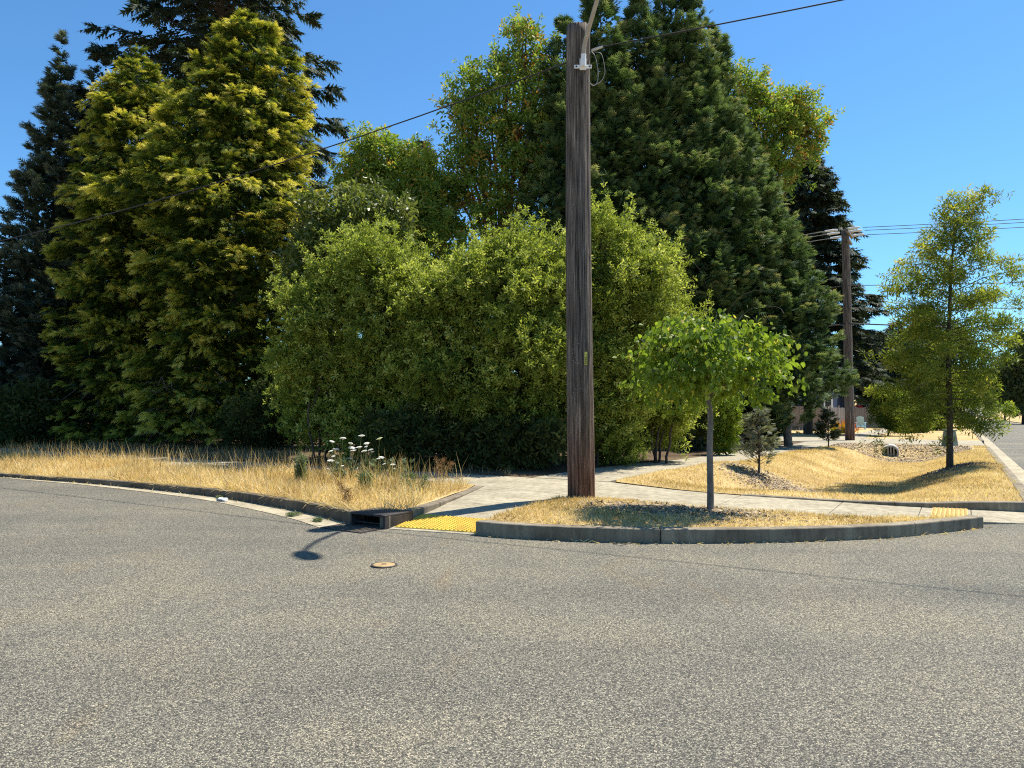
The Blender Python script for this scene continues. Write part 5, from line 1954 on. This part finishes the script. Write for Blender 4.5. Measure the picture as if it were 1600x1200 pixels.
# litter in the gutter
lx_, ly_ = G(347, 782, .02)
pk = tag(empty('litter_packet', (lx_, ly_, .012), R(-24)), 'crumpled white packet with dark print lying in the left gutter', 'litter')
me = MB()
V, Fs = [], []
for i in range(5):
    for j in range(4):
        V.append((-.09 + .045 * i, -.035 + .023 * j + random.uniform(-.004, .004), .028 + random.uniform(-.012, .012) + (.02 if j > 1 else 0)))
for i in range(4):
    for j in range(3):
        Fs.append((i * 4 + j, i * 4 + 4 + j, i * 4 + 5 + j, i * 4 + 1 + j))
V += [(x_, y_, .0) for x_, y_, z_ in V[:20]]
for i in range(4):
    Fs += [(i * 4, 20 + i * 4, 24 + i * 4, i * 4 + 4), (i * 4 + 3, i * 4 + 7, 27 + i * 4, 23 + i * 4)]
for j in range(3):
    Fs += [(j, j + 1, 21 + j, 20 + j), (16 + j, 36 + j, 37 + j, 17 + j)]
me.add(V, Fs).build('packet', M['whitepaint'], pk)
MB().box((-.01, -.038, .016), (.11, .004, .018)).build('print', M['print'], pk)

# ------------------------------------------------------------------ beyond the swale
# culvert mouth with bars
ca_, cb_ = 32.7, b_at(1391, 32.7)[0]
cx_, cy_ = xy(ca_, cb_)
czg = float(ground_h(ca_ - .4, cb_)) - .03
cul = tag(empty('culvert_pipe', (cx_, cy_, czg), math.atan2(-cy_, -cx_) + math.pi / 2), 'concrete culvert pipe with vertical bars in the swale bank', 'culvert')
mb = MB()
n = 20
for (r0_, r1_, y0_) in ((.21, .28, 0),):
    V, Fs = [], []
    for k in range(n):
        t = 2 * math.pi * k / n
        for (r_, yy_) in ((.21, -.02), (.28, -.02), (.28, 1.2), (.21, 1.2)):
            V.append((r_ * math.cos(t), yy_, .24 + r_ * math.sin(t)))
    for k in range(n):
        k2 = (k + 1) % n
        for q in range(4):
            Fs.append((k * 4 + q, k2 * 4 + q, k2 * 4 + (q + 1) % 4, k * 4 + (q + 1) % 4))
    mb.add(V, Fs, True)
mb.build('pipe', M['ceramicgrey'], cul)
MB().tube([(0, 1.0, .24), (0, 1.02, .24)], .209, 20).build('dark_cap', M['black'], cul)  # black disc stands in for the dark inside the pipe
for x_ in (-.1, 0, .1):
    hgt = math.sqrt(.215 ** 2 - x_ ** 2)
    MB().tube([(x_, -.03, .24 - hgt), (x_, -.03, .24 + hgt)], .017, 6).build('bar', M['galv'], cul)

# green pedestal behind the oak
gx, gy = G(1484, 697, .13)
gz_ = float(drop(ab(gx, gy)[0])) + .12
ped = tag(empty('utility_pedestal', (gx, gy, gz_), .4), 'squat green utility pedestal beside the driveway behind the oak trunk', 'utility box')
V = [(-.24, -.2, 0), (.24, -.2, 0), (.24, .2, 0), (-.24, .2, 0), (-.17, -.15, .58), (.17, -.15, .58), (.17, .15, .58), (-.17, .15, .58)]
MB().add(V, [(3, 2, 1, 0), (4, 5, 6, 7), (0, 1, 5, 4), (1, 2, 6, 5), (2, 3, 7, 6), (3, 0, 4, 7)]).build('cabinet', M['boxlight'], ped, .02)
MB().box((0, 0, .615), (.4, .36, .06)).build('lid', M['boxgreen'], ped, .015)


def fence(name, label, p0, p1, h, bw, seed, parent_rail=True, gapf=.04, sagz=.03):
    rg = random.Random(seed)
    p0, p1 = np.array(p0), np.array(p1)
    L = np.linalg.norm(p1[:2] - p0[:2])
    d = (p1 - p0) / L
    rz = math.atan2(d[1], d[0])
    root = tag(empty(name, tuple(p0), rz), label, 'fence')
    meshes = []
    for k in range(3):
        mbx = MB().box((0, 0, h / 2 - .02 * k), (bw * (1 - gapf), .022, h - .04 * k))
        m_ = mbx.mesh('board')
        m_.materials.append(M['fencewood'])
        meshes.append(m_)
    nbd = int(L / bw)
    dzl = (p1[2] - p0[2]) / nbd
    for i in range(nbd):
        o = link('board', meshes[rg.randrange(3)], None, root, (bw * (i + .5), rg.uniform(-.006, .006), dzl * i + .02))
        o.rotation_euler = (rg.uniform(-.01, .01), rg.uniform(-.006, .006), 0)
    npst = max(2, int(L / 2.4) + 1)
    for i in range(npst):
        x_ = L * i / (npst - 1)
        MB().box((x_, .07, (h + .12) / 2 + (p1[2] - p0[2]) * x_ / L), (.1, .1, h + .12)).build('post', M['fencewood'], root)
    for z in (.35, h - .3):
        mbx = MB()
        mbx.add([(0, .018, z - .045), (L, .018, z - .045 + p1[2] - p0[2]), (L, .018, z + .045 + p1[2] - p0[2]), (0, .018, z + .045), (0, .055, z - .045), (L, .055, z - .045 + p1[2] - p0[2]), (L, .055, z + .045 + p1[2] - p0[2]), (0, .055, z + .045)],
                [(0, 1, 2, 3), (7, 6, 5, 4), (0, 4, 5, 1), (1, 5, 6, 2), (2, 6, 7, 3), (3, 7, 4, 0)])
        mbx.build('rail', M['fencewood'], root)
    return root


def on_ab(a_, b_, dz=.12):
    x, y = xy(a_, b_)
    return np.array([x, y, float(drop(a_)) + dz])


fence('board_fence', 'grey weathered board fence in the shade of the cypress skirt', on_ab(60, b_at(1195, 60)[0]), on_ab(60, b_at(1283, 60)[0]), 1.85, .19, 1)
fence('board_fence', 'open slatted fence section between the blue house and the far fence', on_ab(60.4, b_at(1284, 60.4)[0]), on_ab(68, b_at(1324, 68)[0]), 1.8, .26, 2, gapf=.42)
fence('board_fence', 'grey board fence behind the red flowers and blue chair', on_ab(76, b_at(1336, 76)[0]), on_ab(76, b_at(1432, 76)[0]), 1.85, .19, 3)


def house(name, label, a0, a1, b0, b1, wall_h, roof_h, mat, windows, ridge='b'):
    root = tag(empty(name), label, 'house')
    zb = float(drop((a0 + a1) / 2)) + .1
    c = [xy(a0, b0), xy(a0, b1), xy(a1, b1), xy(a1, b0)]
    am = xy((a0 + a1) / 2, b0), xy((a0 + a1) / 2, b1)
    V = [(*p, zb - .5) for p in c] + [(*p, zb + wall_h) for p in c] + [(*am[0], zb + wall_h + roof_h), (*am[1], zb + wall_h + roof_h)]
    w = MB().add(V, [(0, 1, 5, 4), (1, 2, 6, 9, 5), (2, 3, 7, 6), (3, 0, 4, 8, 7)])
    me_ = w.mesh('wall')
    bm = bmesh.new()
    bm.from_mesh(me_)
    bmesh.ops.recalc_face_normals(bm, faces=bm.faces)
    bm.to_mesh(me_)
    bm.free()
    link('wall', me_, mat, root)
    o = .35
    am2 = (a0 + a1) / 2
    sl = roof_h / ((a1 - a0) / 2)
    for s, ae in ((-1, a0 - o), (1, a1 + o)):
        P = [(ae, b0 - o), (ae, b1 + o), (am2, b1 + o), (am2, b0 - o)]
        V = []
        for th_ in (.02, .14):
            for i, (a_, b_) in enumerate(P):
                z = zb + wall_h + roof_h - abs(a_ - am2) * sl + th_
                V.append((*xy(a_, b_), z))
        r_ = MB().add(V, [(3, 2, 1, 0), (4, 5, 6, 7), (0, 1, 5, 4), (1, 2, 6, 5), (2, 3, 7, 6), (3, 0, 4, 7)])
        r_.build('roof', M['roof'], root)
    for (bc, zc_, ww, hh) in windows:
        P = lambda b_, z, off: (*xy(a0 - off, b_), zb + z)
        fr_ = MB()
        for (x0, x1, z0, z1) in ((bc - ww / 2, bc + ww / 2, zc_ + hh / 2 - .12, zc_ + hh / 2), (bc - ww / 2, bc + ww / 2, zc_ - hh / 2, zc_ - hh / 2 + .12), (bc - ww / 2, bc - ww / 2 + .12, zc_ - hh / 2 + .12, zc_ + hh / 2 - .12), (bc + ww / 2 - .12, bc + ww / 2, zc_ - hh / 2 + .12, zc_ + hh / 2 - .12)):
            V = [P(x0, z0, .0), P(x1, z0, .0), P(x1, z1, .0), P(x0, z1, .0), P(x0, z0, .06), P(x1, z0, .06), P(x1, z1, .06), P(x0, z1, .06)]
            fr_.add(V, [(0, 1, 2, 3), (7, 6, 5, 4), (0, 4, 5, 1), (1, 5, 6, 2), (2, 6, 7, 3), (3, 7, 4, 0)])
        wf = fr_.build('window', M['whitepaint'], root)
        x0, x1, z0, z1 = bc - ww / 2 + .11, bc + ww / 2 - .11, zc_ - hh / 2 + .11, zc_ + hh / 2 - .11
        V = [P(x0, z0, .005), P(x1, z0, .005), P(x1, z1, .005), P(x0, z1, .005), P(x0, z0, .02), P(x1, z0, .02), P(x1, z1, .02), P(x0, z1, .02)]
        MB().add(V, [(0, 1, 2, 3), (7, 6, 5, 4), (0, 4, 5, 1), (1, 5, 6, 2), (2, 6, 7, 3), (3, 7, 4, 0)]).build('pane', M['glass'], wf)
    return root


bw_, yw_ = b_at(1294, 74)
zwin = at(1294, 628, yw_)[2] - (float(drop(78)) + .1)
house('house', 'deep blue house with white framed window behind the board fence', 74, 84, b_at(1215, 74)[0] - 6, b_at(1299, 74)[0], 4.2, 2.2, M['bluesiding'], [(bw_, zwin, .75, 1.15), (bw_ - 4, zwin, .9, 1.15)])
b2, y2 = b_at(1372, 92)
house('house', 'pale grey house with low dark roof half hidden by trees beyond the fence', 92, 102, b_at(1338, 92)[0], b_at(1440, 92)[0], 3.0, 1.9, M['greysiding'], [(b_at(1348, 92)[0], 1.9, .9, 1.1), (b_at(1400, 92)[0], 1.9, 1.2, 1.1)])

# garden bits
kx, ky = G(1345, 671, .12)
kz = float(drop(ab(kx, ky)[0])) + .12
ch = tag(empty('garden_chair', (kx, ky, kz), 2.6), 'pale blue slatted garden chair by the path behind the power pole', 'chair')
for i in range(6):
    MB().box((0, -.25 + .085 * i, .36 - .02 * i), (.52, .07, .02)).build('seat_slat', M['chairblue'], ch)
for i in range(5):
    m_ = Matrix.Translation((0, 0, 0)) @ Matrix.Rotation(R(-18), 4, 'X')
    MB().box((-.22 + .11 * i, .28, .66), (.095, .02, .72 + .08 * (2 - abs(i - 2))), mat=m_).build('back_slat', M['chairblue'], ch)
for s in (-1, 1):
    MB().box((s * .34, -.05, .56), (.13, .72, .025)).build('arm', M['chairblue'], ch)
    MB().box((s * .31, -.33, .275), (.06, .09, .55)).build('leg', M['chairblue'], ch)
    MB().box((s * .31, .2, .275), (.06, .09, .55)).build('leg', M['chairblue'], ch)
MB().box((0, -.62, .2), (.5, .35, .05)).build('footrest', M['chairblue'], ch)

sx, sy = G(1340, 668, .12)
broadleaf('flower_bush', 'bush topped with bright red flowers behind the blue garden chair', 'flower bush', 1341, sy + 2.5, [(1341, 643, 6.5), (1345, 648, 5), (1337, 640, 4)], M['redflower'], 301, CLUS, .16, 80, .22, 1.0, (.85, .2), gz=float(drop(60)), trunk_r=.03, stems=2)
broadleaf('flower_bush', 'dark green leafy base shrub under the red flowers', 'shrub', 1342, sy + 2.2, [(1342, 655, 5), (1338, 658, 4.5)], M['farleaf'], 302, CLUS, .16, 70, .22, 1.0, (.5, .2), gz=float(drop(60)), trunk_r=.02, stems=2)
ox, oy = G(1318, 677, .12)
rng = np.random.default_rng(303)
og = tag(empty('ornamental_grass', (ox, oy, float(drop(ab(ox, oy)[0])) + .1)), 'clump of orange and yellow strap leaved garden plant left of the power pole', 'garden plant')
fol = Foliage()
n = 340
P = rng.normal(0, .18, (n, 3)) * np.array([1.6, 1, 0])
D = np.stack([rng.normal(0, .8, n), rng.normal(0, .5, n), np.full(n, .9)], 1)
fol.place((BLADE[0] * np.array([2.2, 1, 1]), BLADE[1], BLADE[2]), P, D, rng.uniform(.5, 1.05, n), np.clip(.5 + P[:, 0] * .6 + rng.normal(0, .2, n), 0, 1), rng, rng.uniform(-3, 3, n), .7)
fol.build('leaves', M['orangeblade'], og)
for lab, px, py, y_, r_, sd_ in (('low olive bush on the far verge under the oak branches', 1425, 668, 52, 16, 311), ('low round green bush beside the far fence post', 1452, 664, 60, 14, 312), ('low grey bush by the side street corner', 1412, 664, 64, 8, 313)):
    broadleaf('garden_bush', lab, 'bush', px, y_, [(px - r_ * .6, py, r_ * .8), (px + r_ * .6, py + 1, r_ * .8), (px, py - r_ * .3, r_ * .8)], M['hedge'], sd_, CLUS, .22, 26, .4, 1.0, (.4, .3), gz=float(drop(y_ * 1.16)) + .1, trunk_r=.03, stems=3)
# small tree on the far verge
nx, ny = G(1387, 681, .12)
broadleaf('small_street_tree', 'small round crowned street tree on the verge beyond the driveway', 'tree', 1387, ny, [(1392, 640, 22), (1380, 652, 14), (1408, 650, 18), (1392, 620, 16), (1400, 665, 10), (1384, 668, 8)], M['oak'], 321, CLUSN, .26, 18, .4, 1.0, (.3, .25), gz=float(drop(ab(nx, ny)[0])) + .1, trunk_r=.07, stems=1)

# far conifers and broadleaved trees
spruce('conifer_tree', 'dark conifer with wide low boughs right behind the power pole', 1362, 76, 520, 5.2, M['spruce'], 331, 20, 8, gz=float(drop(90)), h0=3.8, tw=16, size=1.0, trunk_r=.25)
spruce('conifer_tree', 'distant pointed conifer between the power pole and the oak', 1402, 125, 506, 5.0, M['spruce'], 332, 18, 8, gz=float(drop(150)), h0=1, tw=14, size=1.5, trunk_r=.25)
broadleaf('leafy_tree', 'mid green broad tree shading the far fence beside the conifer', 'tree', 1395, 82, [(1385, 570, 30), (1410, 560, 34), (1400, 600, 36), (1430, 590, 34), (1375, 610, 28), (1420, 620, 26)], M['farleaf'], 333, CLUS, .62, 3.2, .8, .8, (.45, .3), gz=float(drop(95)), trunk_r=.2, stems=1)
broadleaf('leafy_tree', 'dark distant tree mass right behind the oak crown', 'tree', 1462, 120, [(1440, 560, 34), (1470, 545, 40), (1500, 570, 36), (1450, 600, 40), (1485, 610, 36), (1510, 600, 24)], M['farleaf'], 334, CLUS, .85, 1.6, 1.0, .7, (.4, .3), gz=float(drop(140)), trunk_r=.3, stems=1)
spruce('conifer_tree', 'distant dark conifer rising behind the oak left of its trunk', 1448, 118, 478, 4.6, M['spruce'], 335, 18, 8, gz=float(drop(140)), h0=1, tw=14, size=1.5)
for lab, px, y_, lobes, sd_ in (
    ('dark tree across the right street at the picture edge of the road bend', 1598, 118, [(1590, 575, 26), (1605, 560, 30), (1585, 605, 24), (1600, 620, 28), (1620, 590, 36), (1580, 628, 18)], 341),
    ('dark rounded tree farther down across the right street', 1570, 175, [(1565, 600, 16), (1575, 590, 18), (1560, 620, 16), (1575, 625, 18), (1585, 610, 16)], 342),
    ('far tree closing the end of the right street', 1540, 330, [(1545, 598, 16), (1530, 604, 14), (1552, 610, 14), (1520, 608, 14), (1560, 600, 16)], 343),
    ('far tree on the left side of the right street hill', 1508, 260, [(1505, 610, 14), (1498, 600, 14), (1512, 622, 10), (1490, 615, 14)], 344)):
    broadleaf('roadside_tree', lab, 'tree', px, y_, lobes, M['farleaf'], sd_, CLUS, 1.2, 1.2, 1.2, .6, (.45, .3), gz=float(drop(y_ * 1.17)), trunk_r=.25, stems=1)
broadleaf('roadside_sapling', 'bright green young tree on the verge across the right street', 'tree', 1577, 98, [(1577, 636, 4), (1574, 642, 4.5), (1581, 643, 4.5), (1577, 648, 4)], M['linden'], 345, CLUS, .4, 9, .4, 1.0, (.6, .3), gz=float(drop(114)), trunk_r=.05, stems=1)
# far treeline that reads as one mass
rng = np.random.default_rng(350)
fol = Foliage()
for px in np.arange(1120, 2300, 9):
    for k in range(2):
        y_ = rng.uniform(480, 620)
        x_ = (px + rng.normal(0, 6) - 800) / F_PX * y_
        zt = rng.uniform(6, 15)
        n = 16
        P = np.stack([x_ + rng.normal(0, 2.6, n), np.full(n, y_) + rng.normal(0, 2.6, n), rng.uniform(-4, 1, n) * 1.0 + rng.random(n) * zt], 1)
        fol.place(CLUS, P, rng.normal(0, 1, (n, 3)) + np.array([0, 0, .5]), rng.uniform(2.4, 4.4, n), np.clip(rng.normal(.45, .2, n), 0, 1), rng, rng.uniform(-3, 3, n), .1)
tag(fol.build('far_wood', M['farleaf']), 'far wooded skyline beyond the end of the right street', 'wood', kind='stuff')


# cars far down the street
def car(label, a_, b_, suv=False):
    root = tag(empty('parked_car', (*xy(a_, b_), float(drop(a_)) + .02), math.atan2(U[1], U[0])), label, 'car')
    slope = math.atan2(float(drop(a_ + 2) - drop(a_ - 2)), 4)
    root.rotation_euler = (0, -slope, math.atan2(U[1], U[0]))
    hb = 1.0 if suv else .85
    ht = 1.75 if suv else 1.42
    side = [(-2.2, .35), (-2.25, .7), (-2.1, hb), (-1.2 if not suv else -1.9, hb + .04), (.9, hb + .02), (2.0, hb - .18), (2.2, .6), (2.15, .35)]
    cab = [(-1.75 if not suv else -2.05, hb), (-1.1 if not suv else -1.8, ht), (.2, ht), (1.0, hb)]

    def extr(poly, w, w2=None):
        n = len(poly)
        w2 = w2 or [w] * n
        V = [(x, -w2[i], z) for i, (x, z) in enumerate(poly)] + [(x, w2[i], z) for i, (x, z) in enumerate(poly)]
        return MB().add(V, [tuple(range(n)), tuple(range(2 * n - 1, n - 1, -1))] + [(i, n + i, n + (i + 1) % n, (i + 1) % n) for i in range(n)])
    extr(side, .9).build('body', M['carwhite'], root, .08)
    extr(cab, .8, [.84, .66, .66, .84]).build('cabin', M['glass'], root, .03)
    rf = [(cab[1][0] - .03, ht - .01), (cab[1][0], ht + .03), (cab[2][0], ht + .03), (cab[2][0] + .03, ht - .01)]
    extr(rf, .67).build('roof_panel', M['carwhite'], root)
    for x in (-1.35, 1.35):
        for s in (-1, 1):
            wl_ = MB().tube([(x, s * .74, .32), (x, s * .93, .32)], .32, 16).build('wheel', M['rubber'], root)
            MB().tube([(x, s * .92, .32), (x, s * .94, .32)], .19, 12).build('rim', M['galv'], wl_)
    for s in (-1, 1):
        MB().box((-2.25, s * .68, .78), (.06, .3, .14)).build('tail_lamp', M['redplastic'], root)
    MB().box((-2.26, 0, .55), (.03, .5, .13)).build('number_plate', M['whitepaint'], root)


car('small white sedan far down the right street', 312, 3.0)
car('white sport utility car farther up the hill of the right street', 372, 2.8, True)

# painted crossing marks in the dip
for i in range(7):
    a0, b0 = 258.0, 1.6 + i * 1.0
    mk = MB()
    V = [(*xy(a0, b0), float(drop(a0)) + .012), (*xy(a0, b0 + .5), float(drop(a0)) + .012), (*xy(a0 + 3, b0 + .5), float(drop(a0 + 3)) + .012), (*xy(a0 + 3, b0), float(drop(a0 + 3)) + .012)]
    tag(mk.add(V, [(0, 1, 2, 3)]).build('crossing_stripe', M['whitepaint']), 'white painted crossing stripe at the dip of the right street', 'road marking', 'crossing stripes in the dip', 'structure')

# hydrant and marker post at the side street corner
hx, hy = G(1511, 668, .12)
hz = float(drop(ab(hx, hy)[0])) + .1
hyd = tag(empty('fire_hydrant', (hx, hy, hz)), 'red fire hydrant on the far verge corner by the side street', 'hydrant')
MB().lathe([(.2, 0), (.2, .06), (.14, .08), (.13, .5), (.17, .52), (.17, .56), (.14, .6), (.09, .7), (.03, .74)], 14).build('barrel', M['redplastic'], hyd)
for s in (-1, 1):
    MB().tube([(s * .1, 0, .42), (s * .24, 0, .42)], .06, 10).build('outlet', M['redplastic'], hyd)
MB().tube([(0, -.1, .4), (0, -.25, .4)], .08, 10).build('outlet', M['redplastic'], hyd)
mx_, my_ = G(1514.5, 670, .12)
mz = float(drop(ab(mx_, my_)[0])) + .1
mpst = tag(empty('marker_post', (mx_, my_, mz)), 'short green marker post at the kerb end before the side street', 'post')
MB().box((0, 0, .4), (.14, .06, .8)).build('panel', M['boxgreen'], mpst, .01)
MB().box((0, -.032, .68), (.12, .006, .12)).build('reflector', M['whitepaint'], mpst)
sp_x, sp_y = xy(60, 9.2)
sp = tag(empty('sign_post', (sp_x, sp_y, float(drop(60)) + .1)), 'thin dark sign post on the verge across the right street', 'sign post')
MB().tube([(0, 0, -.1), (0, 0, 2.5)], .035, 8).build('post', M['iron'], sp)
MB().box((0, -.04, 2.25), (.45, .01, .45)).build('panel', M['galv'], sp)
